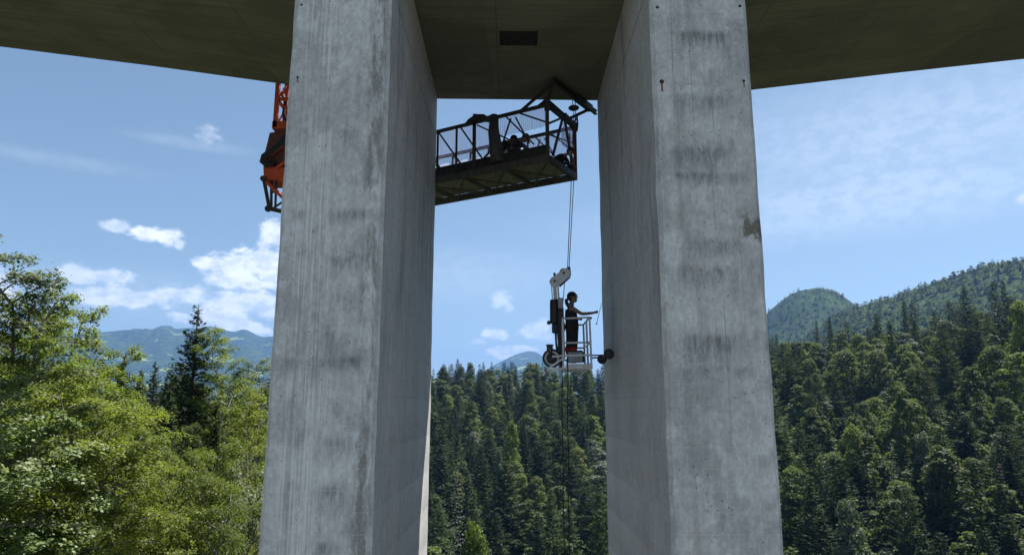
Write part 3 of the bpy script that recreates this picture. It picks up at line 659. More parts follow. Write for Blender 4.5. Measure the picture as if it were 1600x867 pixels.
nb6 = two_part('b6', near_broadleaf('b6', 16, H=18, R_=3.8, n_limb=66, droop=.45, prof=CONE, twigs=10), L_BEECH, B_GREY)
ns1 = two_part('s1', near_conifer('s1', 21, R_=3.5, step=.5, nb=9, droop=.3, power=.8, dens=1.1), L_SPR, B_BROWN)
ns2 = two_part('s2', near_conifer('s2', 22, R_=3.0, droop=.2, upturn=.2, card=.32, dens=1.3), L_FIR, B_BROWN)
TOPLEFT_GROUP = 'trees at the left close to the viaduct'
def near_tree(name, pair, px, py_top, D, wd, label, cat, rz=0., leaf=None, H0=18., base_up=None, group=TOPLEFT_GROUP):
    """px, py_top: where the photo shows its top; D: distance in metres; wd: width factor"""
    p = at(px, py_top, 1.0); k = D / math.hypot(p.x, p.y); x, y, zt = p.x * k, p.y * k, p.z * k
    zb = float(hgt(x, y)) - .3; s = (zt - zb) / H0
    e = empty(name, (x, y, zb), label, cat, group); e.rotation_euler.z = rz; e.scale = (wd, wd, s)
    for nm, me in (('trunk', pair[0]), ('crown', pair[1] if leaf is None else remat(pair[1], leaf))):
        c = bpy.data.objects.new(nm, me); COL.objects.link(c); c.parent = e
    return e
NEAR = [
 ('broadleaf_tree', nb5, 18, 366, 34, 1.25, 'tallest leafy tree, at the far left edge, its top above all others there', 'tree', .3, L_GREY, 18),
 ('conifer_tree', ns2, -22, 402, 31, .9, 'brownish conifer cut by the left edge, in front of the tallest leafy tree', 'tree', 1.0, L_BROWN, 22),
 ('broadleaf_tree', nb6, 146, 470, 37, 1.0, 'leafy tree one step down and right of the tallest tree', 'tree', 2.0, L_BEECH, 18),
 ('broadleaf_tree', nb6, 226, 532, 41, .95, 'leafy tree with drooping top, lowest step of the left skyline', 'tree', 1.1, None, 18),
 ('broadleaf_tree', nb5, 80, 425, 33, .85, 'bright green leafy tree just below and right of the tallest tree', 'tree', 4.1, None, 18),
 ('broadleaf_tree', nb2, 110, 590, 28, .85, 'broad yellow-green beech filling the middle of the left tree mass', 'tree', 5.0, L_YELL, 18),
 ('broadleaf_tree', nb4, 35, 650, 26, .85, 'pale large-leaved maple in the bottom left corner', 'tree', .7, None, 18),
 ('broadleaf_tree', nb4, -60, 560, 25, .9, 'large-leaved maple cut off by the left edge above the corner', 'tree', 2.7, None, 18),
 ('broadleaf_tree', nb1, 150, 690, 27, .85, 'bright beech at the bottom of the frame right of the corner maple', 'tree', 3.3, None, 18),
 ('broadleaf_tree', nb6, 190, 590, 33, .9, 'drooping beech halfway between the corner maple and the tall dark spruce', 'tree', .2, L_FARY, 18),
 ('broadleaf_tree', nb2, 275, 700, 30, .7, 'low beech at the bottom of the frame below the tall dark spruce', 'tree', 4.4, L_FARY, 18),
 ('broadleaf_tree', nb1, 330, 690, 36, .7, 'bright leafy tree at the bottom, below the slim pale-trunked tree', 'tree', 1.9, None, 18),
 ('broadleaf_tree', nb3, 372, 625, 39, .85, 'slim yellow-green tree between the dark spruce and the left pillar', 'tree', .9, L_YELL, 18),
 ('broadleaf_tree', nb6, 408, 600, 43, .8, 'leafy tree partly hidden by the left edge of the left pillar', 'tree', 5.3, None, 18),
 ('broadleaf_tree', nb4, 395, 720, 34, .65, 'grey-green shrubby tree at the foot of the left pillar', 'tree', 2.2, L_GREY, 18),
 ('spruce_tree', ns1, 311, 473, 60, 1.4, 'tall dark spruce with layered branches standing against the blue mountains', 'spruce', .4, None, 22),
 ('broadleaf_tree', nb3, 356, 508, 58, 1.2, 'slim leafy tree with a pale trunk right of the tall dark spruce', 'tree', 3.0, None, 18),
 ('broadleaf_tree', nb3, 396, 556, 64, 1.5, 'thin grey-green tree beside the left pillar, behind the pale-trunked one', 'tree', 1.4, L_GREY, 18),
 ('fir_tree', ns2, 268, 600, 52, .85, 'young green fir at the left foot of the tall dark spruce', 'fir', 2.2, None, 22),
 ('fir_tree', ns2, 340, 620, 48, .8, 'young green fir at the right foot of the tall dark spruce', 'fir', 4.2, None, 22),
 ('fir_tree', ns2, 196, 548, 72, .9, 'mid green fir behind the leafy trees, left of the dark spruce', 'fir', .9, None, 22),
 ('fir_tree', ns2, 172, 575, 66, .9, 'mid green fir farthest left of the firs left of the dark spruce', 'fir', 3.9, None, 22),
 ('spruce_tree', ns1, 244, 562, 95, .95, 'small dark spruce tip left of the dark spruce', 'spruce', 5.1, None, 22),
 ('spruce_tree', ns1, 262, 582, 118, .85, 'smallest spruce tip close against the left side of the tall dark spruce', 'spruce', 2.1, None, 22),
 ('fir_tree', ns2, 222, 572, 84, .95, 'green fir between the drooping leafy tree and the small spruce tip', 'fir', 1.3, None, 22),
 ('broadleaf_tree', nb6, 290, 655, 56, .9, 'dark leafy tree directly under the tall dark spruce', 'tree', 2.4, L_FARB, 18),  # given a darker green leaf
 ('broadleaf_tree', nb6, 250, 625, 47, .9, 'leafy tree in front of the two green firs left of the dark spruce', 'tree', .4, L_FARB, 18),
 ('broadleaf_tree', nb5, 40, 480, 40, 1.1, 'leafy tree behind the bright beeches, below the tallest tree', 'tree', 2.9, None, 18),
 ('broadleaf_tree', nb2, 350, 760, 28, .6, 'beech at the very bottom left of the left pillar', 'tree', 1.2, L_FARY, 18),
]
for t_ in NEAR: near_tree(*t_[:7], t_[7], rz=t_[8], leaf=t_[9], H0=t_[10])
# bare branch sticking out of the second leafy tree
# ------------------------------------------------------------------ forest on the opposite slopes
FB = [far_broadleaf(31), far_broadleaf(32, R_=6.4, n_lobe=32), far_broadleaf(33, H=20, R_=4.4, n_lobe=24), far_broadleaf(34, H=20, R_=5.8, n_lobe=22, flat=.6)]
FC = [far_conifer(41), far_conifer(42, R_=5.2, droop=.22, power=.62), far_conifer(43, R_=4.0, nb=7), far_conifer(44, R_=5.8, power=.55, droop=.15, step=.95)]
def crown_mesh(nm, d, mat): me = np_mesh(nm, d[0], quads(len(d[0]) // 4), attrs={'tone': d[1]}); me.materials.append(mat); return me
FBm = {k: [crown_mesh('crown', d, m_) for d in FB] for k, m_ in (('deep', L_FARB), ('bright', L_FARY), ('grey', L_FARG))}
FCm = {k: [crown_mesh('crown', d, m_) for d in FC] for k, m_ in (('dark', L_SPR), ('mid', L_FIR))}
FCm['dead'] = [crown_mesh('crown', far_conifer(46 + i, R_=3.6, dens=.3, card=.4, step=1.0, droop=.35), L_DEAD) for i in range(4)]
rg = np.random.default_rng(77)
cand = []
def sector(a0, a1, d0, d1, sp):
    P = []; d = d0
    while d < d1:
        step = sp * (1 + .25 * (d - d0) / (d1 - d0)); n = int(R(a1 - a0) * d / step)
        for i in range(n):
            a = R(a0) + (i + rg.random()) / n * R(a1 - a0); dd = d + rg.uniform(-.5, .5) * step; P.append((dd * math.sin(a), dd * math.cos(a), dd))
        d += step * .9
    return P
pts = sector(-44, 44, 105, 500, 10.0)
pts = [(x, y, d) for x, y, d in pts if not (math.degrees(math.atan2(x, y)) < -16 and d > 300)]
arr = np.array(pts); Zg = hgt(arr[:, 0], arr[:, 1])
mixn = noise2(arr[:, 0], arr[:, 1], 5, 3, .05)
trees = []
for (x, y, d), zg, mn in zip(pts, Zg, mixn):
    conif = rg.random() < (.62 if abs(math.degrees(math.atan2(x, y))) < 13 else .38) + .24 * mn
    if conif:
        k = 'dark' if rg.random() < .66 else 'mid'; i = rg.integers(0, 4); H = 24.; s = rg.uniform(.68, 1.12); w_ = s * rg.uniform(1.0, 1.45)
    else:
        u = rg.random(); k = 'deep' if u < .66 else ('bright' if u < .9 else 'grey'); i = rg.integers(0, 4); H = 20.; s = rg.uniform(.65, 1.08); w_ = s * rg.uniform(.95, 1.3)
    if d > 430: s *= .85
    trees.append(dict(x=x, y=y, z=zg - .4, c=conif, k=k, i=int(i), s=s, w=w_, r=rg.uniform(0, 6.28), H=H * s, d=d))
# hand-set trees the photo shows clearly: px, py of the top, distance, conifer?, tone, variant, width
for (px, py, D, c, k, i, w_) in [
    (742, 808, 118, False, 'bright', 1, .62), (714, 712, 160, True, 'dead', 2, 1.0), (1392, 690, 190, True, 'dead', 0, .9), (1560, 720, 170, True, 'dead', 1, .9), (1405, 600, 215, False, 'deep', 2, .9),
    (1438, 672, 190, False, 'grey', 1, .6), (1505, 642, 215, False, 'grey', 2, .6), (1330, 660, 200, False, 'bright', 1, .7),
    (1505, 444, 300, True, 'dark', 1, 1.0), (1550, 440, 300, True, 'dark', 3, .8), (1566, 438, 305, True, 'dark', 1, .85), (1411, 468, 325, True, 'dark', 1, .8),
    (1424, 470, 320, True, 'dark', 3, .7), (1482, 468, 305, True, 'dark', 3, .8), (1590, 466, 270, False, 'bright', 1, .9), (1530, 852, 112, False, 'bright', 3, .5),
    (1320, 770, 150, False, 'grey', 3, .8), (1295, 495, 345, True, 'dark', 1, .8), (1275, 500, 345, True, 'dark', 0, .8),
    (715, 560, 420, True, 'dark', 1, .8), (735, 565, 425, False, 'deep', 1, .8), (829, 566, 430, True, 'dark', 0, .7), (838, 566, 430, True, 'dark', 2, .8), (806, 572, 420, True, 'dark', 1, .8),
    (800, 655, 260, False, 'bright', 0, .8), (825, 590, 350, False, 'deep', 1, .9), (935, 745, 190, True, 'mid', 1, .8), (860, 770, 180, True, 'mid', 1, .8), (780, 695, 220, False, 'grey', 2, .6)]:
    p = at(px, py, 1.0); kk = D / math.hypot(p.x, p.y); x, y, zt = p.x * kk, p.y * kk, p.z * kk; zb = float(hgt(x, y)) - .4; H = max(8., min(32., zt - zb))
    H0 = 24. if c else 20.; trees.append(dict(x=x, y=y, z=zt - H, c=c, k=k, i=i, s=H / H0, w=w_, r=rg.uniform(0, 6.28), H=H, d=D, hand=True))
# which stand in view: between the pillars, right of the right one, left of the left one
NX = 400; NY = 217; cover = np.full((NY, NX), False)
def pxbox(t):
    a = proj(t['x'], t['y'], t['z'] + t['H']); hw = (4.4 if t['c'] else 5.6) * t['w'] * F / t['d'] * .8
    b = proj(t['x'], t['y'], t['z'] + t['H'] * .15); return a[0], a[1], hw, b[1]
for t in trees:
    t['px'], t['py'], t['hw'], t['pb'] = pxbox(t)
# painter-style visibility count on a coarse grid, near to far (pillars first); the ground hides what lies behind its crests
own = np.full((NY, NX), -1)
xg = (np.arange(NX) + .5) * 4; yg = (np.arange(NY) + .5) * 4
def blk(xa0, xb0, xa1, xb1):
    for j, y in enumerate(yg):
        f = y / 867; own[j, (xg > xa0 + (xa1 - xa0) * f) & (xg < xb0 + (xb1 - xb0) * f)] = -2
blk(459, 684, 402, 668); blk(934, 1165, 948, 1227)
order = sorted(range(len(trees)), key=lambda i: trees[i]['d'])
for i in order:
    t = trees[i]; j0, j1 = int(max(0, t['py'] / 4)), int(min(NY - 1, t['pb'] / 4)); n = 0
    if t['px'] + t['hw'] < -0 or t['px'] - t['hw'] > 1600: t['vis'] = 0; continue
    for j in range(j0, j1 + 1):
        f = (yg[j] - t['py']) / max(1, t['pb'] - t['py']); hw = t['hw'] * (min(1, f * 1.3 + .05) if t['c'] else min(1, (max(f, .01) * 3.5) ** .5))
        m_ = (np.abs(xg - t['px']) < hw) & (own[j] == -1); n += m_.sum(); own[j, m_] = i
    t['vis'] = int(n)
def region(t):
    if t['px'] < 430: return 'left'
    if t['px'] < 1000: return 'mid'
    return 'right'
vis = [t for t in trees if t['vis'] >= 5]
for t in vis: t['rg'] = region(t)
keep = []
for c in (True, False):
    L = sorted([t for t in vis if t['c'] == c], key=lambda t: -t['vis'])[:295]; keep += L
keepid = {id(t) for t in keep}
ORD = ['first', 'second', 'third', 'fourth', 'fifth', 'sixth', 'seventh', 'eighth', 'ninth', 'tenth', 'eleventh', 'twelfth', 'thirteenth', 'fourteenth', 'fifteenth',
       'sixteenth', 'seventeenth', 'eighteenth', 'nineteenth', 'twentieth']
KIND = {(True, 'dead'): ('bare grey', 'dead conifer', 'dead_tree'), (True, 'dark'): ('dark', 'spruce', 'spruce_tree'), (True, 'mid'): ('mid-green', 'fir', 'fir_tree'), (False, 'deep'): ('deep green', 'broadleaf', 'broadleaf_tree'),
        (False, 'bright'): ('bright', 'broadleaf', 'broadleaf_tree'), (False, 'grey'): ('grey-green', 'broadleaf', 'broadleaf_tree')}
PLACE = {'mid': 'between the two pillars', 'right': 'beyond the right pillar', 'left': 'beyond the left pillar'}
def ztop(rgn): return {'mid': 565, 'right': 470, 'left': 540}[rgn]
ZN = ['at the crest', 'high on the slope', 'on the upper slope', 'at mid slope', 'on the lower slope', 'low on the slope', 'at the bottom']
bins = {}
for t in keep:
    z0 = ztop(t['rg']); f = min(.999, max(0, (t['py'] - z0) / (867 - z0))); t['zn'] = int(f * 7); bins.setdefault((t['rg'], t['zn'], t['c'], t['k']), []).append(t)
for (rn, zn, c, k), L in bins.items():
    L.sort(key=lambda t: t['px']); tone, kd, nm = KIND[(c, k)]
    for n_, t in enumerate(L):
        side, q = 'left', n_
        if n_ >= len(L) / 2 and len(L) > 1: side, q = 'right', len(L) - 1 - n_
        if len(L) == 1: lab = f'only {tone} {kd} {ZN[zn]} {PLACE[rn]}'
        else: lab = f'{ORD[min(q, 19)]} {tone} {kd} from {side}, {ZN[zn]}, {PLACE[rn]}'
        me = (FCm if c else FBm)[k][t['i']]
        o = bpy.data.objects.new(nm, me); COL.objects.link(o); o.location = (t['x'], t['y'], t['z']); o.rotation_euler.z = t['r']; o.scale = (t['w'], t['w'], t['s'])
        tag(o, lab, 'spruce' if kd == 'spruce' else ('fir' if kd == 'fir' else 'tree'), 'forest trees on the slope ' + PLACE[rn])
# all the rest as one mass of woodland
class Mass:
    def __init__(s): s.V = []; s.T = []; s.M = []
    def add(s, V, T, mi, loc, rz, w_, h):
        c, q = math.cos(rz), math.sin(rz); X = (V[:, 0] * c - V[:, 1] * q) * w_ + loc[0]; Y = (V[:, 0] * q + V[:, 1] * c) * w_ + loc[1]; Z = V[:, 2] * h + loc[2]
        s.V.append(np.stack([X, Y, Z], 1)); s.T.append(T); s.M.append(np.full(len(V) // 4, mi))
    def build(s, name, mats, label):
        V = np.concatenate(s.V); o = obj(name, np_mesh(name, V, quads(len(V) // 4), mi=np.concatenate(s.M), attrs={'tone': np.concatenate(s.T)}), mats)
        return tag(o, label, None, None, 'stuff')
LB = [far_broadleaf(51 + i, n_lobe=13, per=48, card=1.15) for i in range(3)]; LC = [far_conifer(61 + i, step=1.7, nb=6, dens=.55, card=1.25, R_=3.3, power=.7) for i in range(3)]
mats = [L_SPR, L_FIR, L_FARB, L_FARY, L_FARG, L_DEAD]; MI = {(True, 'dead'): 5, (True, 'dark'): 0, (True, 'mid'): 1, (False, 'deep'): 2, (False, 'bright'): 3, (False, 'grey'): 4}
ms = Mass()
for t in trees:
    if id(t) in keepid: continue
    V, T = (LC if t['c'] else LB)[t['i'] % 3]; ms.add(V, T, MI[(t['c'], t['k'])], (t['x'], t['y'], t['z']), t['r'], t['w'], t['s'])
for _ in range(2600):
    a = rg.uniform(R(-44), R(44)); d = rg.uniform(95, 460); x, y = d * math.sin(a), d * math.cos(a)
    if math.degrees(a) < -16 and d > 300: continue
    V, T = LB[rg.integers(0, 3)]; s_ = rg.uniform(.3, .6); ms.add(V, T, int(rg.choice([2, 2, 2, 3, 4])), (x, y, float(hgt(x, y)) - 1.5), a * 7, s_ * 1.25, s_)
# valley sides out of the picture, behind and beside the camera
for _ in range(1500):
    a = rg.uniform(R(48), R(312)); d = rg.uniform(60, 420) ** 1.0; x, y = d * math.sin(a), d * math.cos(a)
    if abs(x) < 95 and 4 < y < 30: continue
    if y < 0 and d < 240: continue  # trees left out here so the added pale ground bounces light
    c = rg.random() < .5; V, T = (LC if c else LB)[rg.integers(0, 3)]; s = rg.uniform(.8, 1.2) * 1.15; ms.add(V, T, 0 if c else 2, (x, y, float(hgt(x, y)) - .5), a * 9, s * 1.3, s * .9)
ms.build('woodland', mats, 'dense woodland filling the slopes behind the separate trees')
# far hills: small merged crowns
hl = Mass(); TB = [far_broadleaf(71 + i, n_lobe=7, per=12, card=3.0) for i in range(3)]; TC = [far_conifer(81 + i, step=3.4, nb=5, dens=.3, card=2.6, R_=3.4, power=.7) for i in range(3)]
for lab, n in (('rounded wooded hill seen just right of the right pillar', 2600), ('long wooded ridge rising toward the right edge', 5200)):
    X, Y, Z, T, A = RIDGES[lab]; nr, na = X.shape
    for _ in range(n):
        i = rg.uniform(.18, 1.06) * nr * .75; i = min(i, nr - 2); j = rg.uniform(0, na - 2); i0, j0 = int(i), int(j); x, y, z = X[i0, j0], Y[i0, j0], Z[i0, j0]
        fx = j - j0; x += (X[i0, j0 + 1] - x) * fx; y += (Y[i0, j0 + 1] - y) * fx; z += (Z[i0, j0 + 1] - z) * fx
        fy = i - i0; x += (X[i0 + 1, j0] - X[i0, j0]) * fy; y += (Y[i0 + 1, j0] - Y[i0, j0]) * fy; z += (Z[i0 + 1, j0] - Z[i0, j0]) * fy
        c = rg.random() < .33; V, TT = (TC if c else TB)[rg.integers(0, 3)]; s = rg.uniform(.55, 1.0)
        hl.add(V, TT, (0 if c else (2 if rg.random() < .75 else 3)), (x, y, z - 5), rg.uniform(0, 6), s * 1.25, s * .82)
hl.build('hill_woodland', mats, 'far-off woodland covering the two hills at the right')
# undergrowth under the near trees at the left
ug = Mass()
for _ in range(900):
    a = rg.uniform(R(-60), R(-14)); d = rg.uniform(20, 120); x, y = d * math.sin(a), d * math.cos(a); V, T = LB[rg.integers(0, 3)]
    s = rg.uniform(.25, .5); ug.add(V, T, int(rg.choice([2, 3, 2])), (x, y, float(hgt(x, y)) - 1.2), a * 7, s * 1.1, s)
ug.build('undergrowth', mats, 'shrubby undergrowth below the trees at the left')
# the air
hz = MB(); hz.box((0, 4000, 550), (24000, 24000, 1380))
me = hz.mesh('haze'); hm_ = bpy.data.materials.new('haze'); hm_.use_nodes = True; t = NT(hm_.node_tree); o_ = t.new('ShaderNodeOutputMaterial')
pv = t.new('ShaderNodeVolumePrincipled'); pv.inputs['Color'].default_value = (.22, .42, .88, 1); pv.inputs['Density'].default_value = .000085; pv.inputs['Anisotropy'].default_value = .2
t.l.new(pv.outputs[0], o_.inputs['Volume'])
tag(obj('haze', me, hm_), 'thin blue haze over the valley', None, None, 'stuff')
# ------------------------------------------------------------------ people
def skin_mesh(name, chains, root=(0, 0), sub=2):
    """chains: lists of (point, radius); points closer than 1 mm are shared joints"""
    vs = []; rs = []; es = []
    def vid(p, r):
        for i, q in enumerate(vs):
            if (q - p).length < 1e-3: return i
        vs.append(p.copy()); rs.append(r); return len(vs) - 1
    for ch in chains:
        prev = None
        for p, r in ch:
            i = vid(Vector(p), r)
            if prev is not None and prev != i: es.append((prev, i))
            prev = i
    me = bpy.data.meshes.new(name + '_cage'); me.from_pydata(vs, es, []); o = bpy.data.objects.new(name + '_cage', me); COL.objects.link(o)
    sk = o.modifiers.new('skin', 'SKIN'); sk.use_smooth_shade = True; sk.branch_smoothing = .4
    for i, r in enumerate(rs): me.skin_vertices[0].data[i].radius = (r, r)
    for i in range(len(vs)): me.skin_vertices[0].data[i].use_root = (i == 0)
    ss_ = o.modifiers.new('sub', 'SUBSURF'); ss_.levels = sub; ss_.render_levels = sub
    dg = bpy.context.evaluated_depsgraph_get(); dg.update(); out = bpy.data.meshes.new_from_object(o.evaluated_get(dg)); out.name = name
    bpy.data.objects.remove(o); bpy.data.meshes.remove(me); return out
SKIN = plain('skin', (.22, .13, .10), .55, 0, .08); DKCLOTH = plain('dark_work_cloth', (.022, .023, .026), .9, 0, .3, 30)
DKTOP = plain('dark_top', (.018, .018, .022), .9, 0, .3, 30); REDC = plain('red_gaiter', (.5, .03, .015), .7, 0, .15, 20)
HAIR = plain('brown_hair', (.02, .012, .008), .6, 0, .3, 60); BOOT = plain('boot_leather', (.02, .018, .016), .6); GREYC = plain('grey_jacket', (.02, .021, .025), .9, 0, .3, 20)
def limb(pts, rs): return [(Vector(p), r) for p, r in zip(pts, rs)]
def hand_chains(wr, d, side, palm, grip=True, s=1.0):
    """wr wrist, d forearm direction, side: across the palm towards the thumb, palm: the way the palm faces"""
    d = Vector(d).normalized(); side = Vector(side).normalized(); palm = Vector(palm).normalized(); wr = Vector(wr); out = []
    knk = wr + d * .085 * s; out.append([(wr, .026 * s), (wr + d * .045 * s, .034 * s), (knk - d * .01 * s, .030 * s)])
    for i, L in enumerate((.072, .080, .074, .058)):
        o = side * (.030 - .020 * i) * s; b = wr + d * .055 * s + o * .8; k = wr + d * .088 * s + o; c = 1.0 if grip else .35
        p1 = k + (d * (1 - .35 * c) + palm * .8 * c).normalized() * L * .42 * s
        p2 = p1 + (d * (.2 - .5 * c) + palm).normalized() * L * .34 * s if grip else p1 + (d + palm * .4).normalized() * L * .34 * s
        p3 = p2 + ((-d + palm * .3).normalized() if grip else (d + palm * .6).normalized()) * L * .26 * s
        out.append([(b, .011 * s), (k, .0105 * s), (p1, .0092 * s), (p2, .0085 * s), (p3, .0072 * s)])
    t0 = wr + d * .025 * s + side * .026 * s; t1 = t0 + (d * .6 + side * .6 + palm * .5).normalized() * .035 * s; t2 = t1 + (d * .6 + palm * .9).normalized() * .032 * s; t3 = t2 + (palm * .8 - side * .6).normalized() * .022 * s
    out.append([(wr + d * .02 * s, .018 * s), (t0, .014 * s), (t1, .0115 * s), (t2, .0100 * s), (t3, .0085 * s)]); return out
def make_head(parent, c, face, up=(0, 0, 1), s=1.0, mats=None, cap=False, cap_mat=None, tail=False, helmet=None):
    """adds hair / cap as children and returns head geometry merged into a mesh builder"""
    f = Vector(face).normalized(); u = Vector(up); u = (u - f * u.dot(f)).normalized(); r = f.cross(u); M = Matrix((f, r, u)).transposed(); c = Vector(c)
    P = lambda a, b, d_: c + (M @ Vector((a, b, d_))) * s
    mb = MB(); mb.ball(P(0, 0, .01), .098 * s, 20, 14, 0, (1.02, .80, 1.17), M)
    mb.ball(P(.028, 0, -.058), .062 * s, 14, 10, 0, (.98, .82, 1.0), M)      # jaw
    mb.tube([P(.088, 0, .022), P(.108, 0, -.006), P(.116, 0, -.02), P(.1, 0, -.028)], [.009 * s, .013 * s, .016 * s, .009 * s], 8)   # nose
    mb.ball(P(.088, 0, -.052), .02 * s, 10, 6, 2, (.55, 1.3, .32), M)        # lips
    for k in (-1, 1):
        mb.ball(P(.082, .033 * k, .012), .0135 * s, 10, 8, 1, (.7, 1, .7), M); mb.ball(P(.087, .033 * k, .032), .016 * s, 8, 6, 3, (.35, 1.3, .3), M)
        mb.ball(P(-.005, .081 * k, -.002), .03 * s, 10, 8, 0, (.55, .28, 1.05), M)
    h = mb.build('head', [SKIN, plain('eye', (.6, .6, .58), .3) if 'eye' not in bpy.data.materials else bpy.data.materials['eye'], REDL, HAIR], parent)
    hb = MB(); hb.ball(P(-.016, 0, .03), .103 * s, 20, 14, 0, (1.02, .86, 1.1), M)
    if tail: hb.tube([P(-.1, 0, .02), P(-.15, 0, .0), P(-.165, 0, -.07), P(-.155, 0, -.16), P(-.14, 0, -.25)], [.022 * s, .04 * s, .042 * s, .032 * s, .008 * s], 10)
    # keep the hair cap behind the face
    me = hb.mesh('hair'); bm = bmesh.new(); bm.from_mesh(me)
    bmesh.ops.bisect_plane(bm, geom=bm.verts[:] + bm.edges[:] + bm.faces[:], plane_co=P(.035, 0, .02), plane_no=f * .9 - u * .75, clear_outer=True); bm.to_mesh(me); bm.free()
    obj('hair', me, HAIR, parent)
    if helmet or cap:
        cb = MB(); mtl = cap_mat or DKTOP
        cb.ball(P(-.005, 0, .045), .112 * s, 20, 14, 0, (1.05, .9, 1.0), M); me = cb.mesh('cap'); bm = bmesh.new(); bm.from_mesh(me)
        bmesh.ops.bisect_plane(bm, geom=bm.verts[:] + bm.edges[:] + bm.faces[:], plane_co=P(0, 0, .045), plane_no=-u + f * -.12, clear_outer=True)
        bm.to_mesh(me); bm.free(); o = obj('cap', me, mtl, parent); sol = o.modifiers.new('thick', 'SOLIDIFY'); sol.thickness = .006
        bb = MB(); n = 10; top = [P(.085 + .05 * math.sin(math.pi * i / n), .085 * math.cos(math.pi * i / n), .05 - .02 * math.sin(math.pi * i / n)) for i in range(n + 1)]
        bb.prism(top, -u * .008 * s); bb.build('brim', mtl, o)
REDL = plain('lips', (.32, .11, .09), .5)

# inspector in the basket: faces the right pillar (+x), left arm out
def basket_person():
    Y = 18.95; foot = at(892, 566.5, Y); hip = at(893.5, 509, Y); nk = at(891.5, 477, Y); hd = at(894.6, 465.6, Y)
    e = empty('person', (foot.x, Y, foot.z), 'person in the hanging work basket reaching an arm out to the right pillar', 'person')
    def q(px, py, dy=0.0): p = at(px, py, Y); return Vector((p.x, Y + dy, p.z))
    ch = [[(q(893.5, 509), .15), (q(893.5, 501), .14), (q(892.5, 492), .15), (q(892, 484), .155), (q(892, 479.6), .11), (q(892.8, 475.2), .082), (q(893.6, 470.5), .07)]]
    for k, (kx, fx) in ((-1, (895, 895)), (1, (891, 889.5))):
        ch.append([(q(893.5, 509), .15), (q(893.8, 513, .10 * k), .11), (q(kx + .8, 535, .12 * k), .075), (q(kx, 542, .12 * k), .07), (q(fx, 561, .13 * k), .05)])
    # reaching arm (near side) and the other arm holding the rail
    sh = q(892, 481.6, -.17); el = q(907.5, 491.8, -.2); wr = q(928.5, 489.2, -.12); ch.append([(q(892, 484), .155), (sh, .07), (q(900, 487.3, -.2), .058), (el, .05), (q(918, 491, -.16), .045), (wr, .032)])
    hd_ = (q(936, 486.7, -.1) - wr).normalized(); hc = hand_chains(wr, hd_, (0, -.25, 1), (0, 1, .1), True, 1.35); ch += hc
    sh2 = q(891, 481.8, .17); el2 = q(896, 496, .28); wr2 = q(907, 496.3, .30); ch.append([(q(892, 484), .155), (sh2, .06), (q(893, 489, .24), .048), (el2, .040), (q(902, 497, .29), .034), (wr2, .026)])
    ch += hand_chains(wr2, (1, .1, -.1), (0, -1, .1), (.1, 0, -1), True, 1.1)
    me = skin_mesh('body', ch); obj('body', me, SKIN, e)
    top = [[(q(893.8, 513), .17), (q(893.8, 508), .168), (q(893.5, 501), .156), (q(892.5, 492), .166), (q(892, 484.5), .17), (q(892, 480.6), .118)], [(q(892, 484.5), .17), (q(892.4, 481.8, -.14), .085)], [(q(892, 484.5), .17), (q(891.6, 482, .14), .085)]]
    fat = lambda cs, k_: [[(p_, r_ * k_) for p_, r_ in c_] for c_ in cs]
    obj('top', skin_mesh('top', fat(top, 1.22)), DKTOP, e)
    tr = [[(q(893.7, 500.5), .16), (q(893.8, 505.5), .178), (q(894, 510), .175)]]
    for k, (kx, fx) in ((-1, (895, 895)), (1, (891, 889.5))):
        tr.append([(q(894, 510), .175), (q(893.8, 514, .09 * k), .14), (q(kx + .8, 533, .12 * k), .108), (q(kx, 541, .12 * k), .10), (q(fx + .3, 552, .13 * k), .09)])
    obj('trousers', skin_mesh('trousers', fat(tr, 1.25)), DKCLOTH, e)
    for k, fx in ((-1, 895), (1, 889.5)):
        g_ = MB(); g_.tube([q(fx + .2, 541, .125 * k), q(fx, 546, .13 * k), q(fx, 553, .13 * k)], [.105, .11, .08], 14); g_.build('gaiter', REDC, e)
        b = MB(); f0 = q(fx, 563, .13 * k); b.tube([f0 + Vector((0, 0, .12)), f0 + Vector((0, 0, .02)), f0 + Vector((.0, 0, -.02))], [.06, .062, .06], 12)
        b.tube([f0 + Vector((-.07, 0, -.02)), f0 + Vector((.03, 0, -.01)), f0 + Vector((.13, 0, -.025)), f0 + Vector((.2, 0, -.04))], [.045, .055, .05, .03], 12); b.build('boot', BOOT, e)
    make_head(e, hd, (1, -.08, .3), (0, 0, 1), 1.2, tail=True, cap=True, cap_mat=DKTOP)
    hn = MB(); hn.tube([q(884.5, 484, -.05), q(884, 497, -.03), q(886, 505, 0)], .03, 8); hn.torus(q(893.4, 506.5), .16, .022, (0, 0, 1)); hn.build('harness', plain('harness_webbing', (.03, .03, .035), .8), e)
    return wr + hd_ * .085 * 1.35
grip = basket_person()
rod = MB(); a, b, cpt = at(940.3, 473, grip.y), at(936.3, 488, grip.y), at(932.2, 506, grip.y)
gp = Vector((a.x, grip.y, a.z)); rod.tube([a, b, cpt], [.006, .008, .008], 8, 0); rod.ball(cpt, .022, 10, 8, 0)
tag(rod.build('tapping_rod', plain('rod_steel', (.12, .12, .13), .4, .6)), 'thin ball-ended tapping rod held up against the right pillar', 'tool')

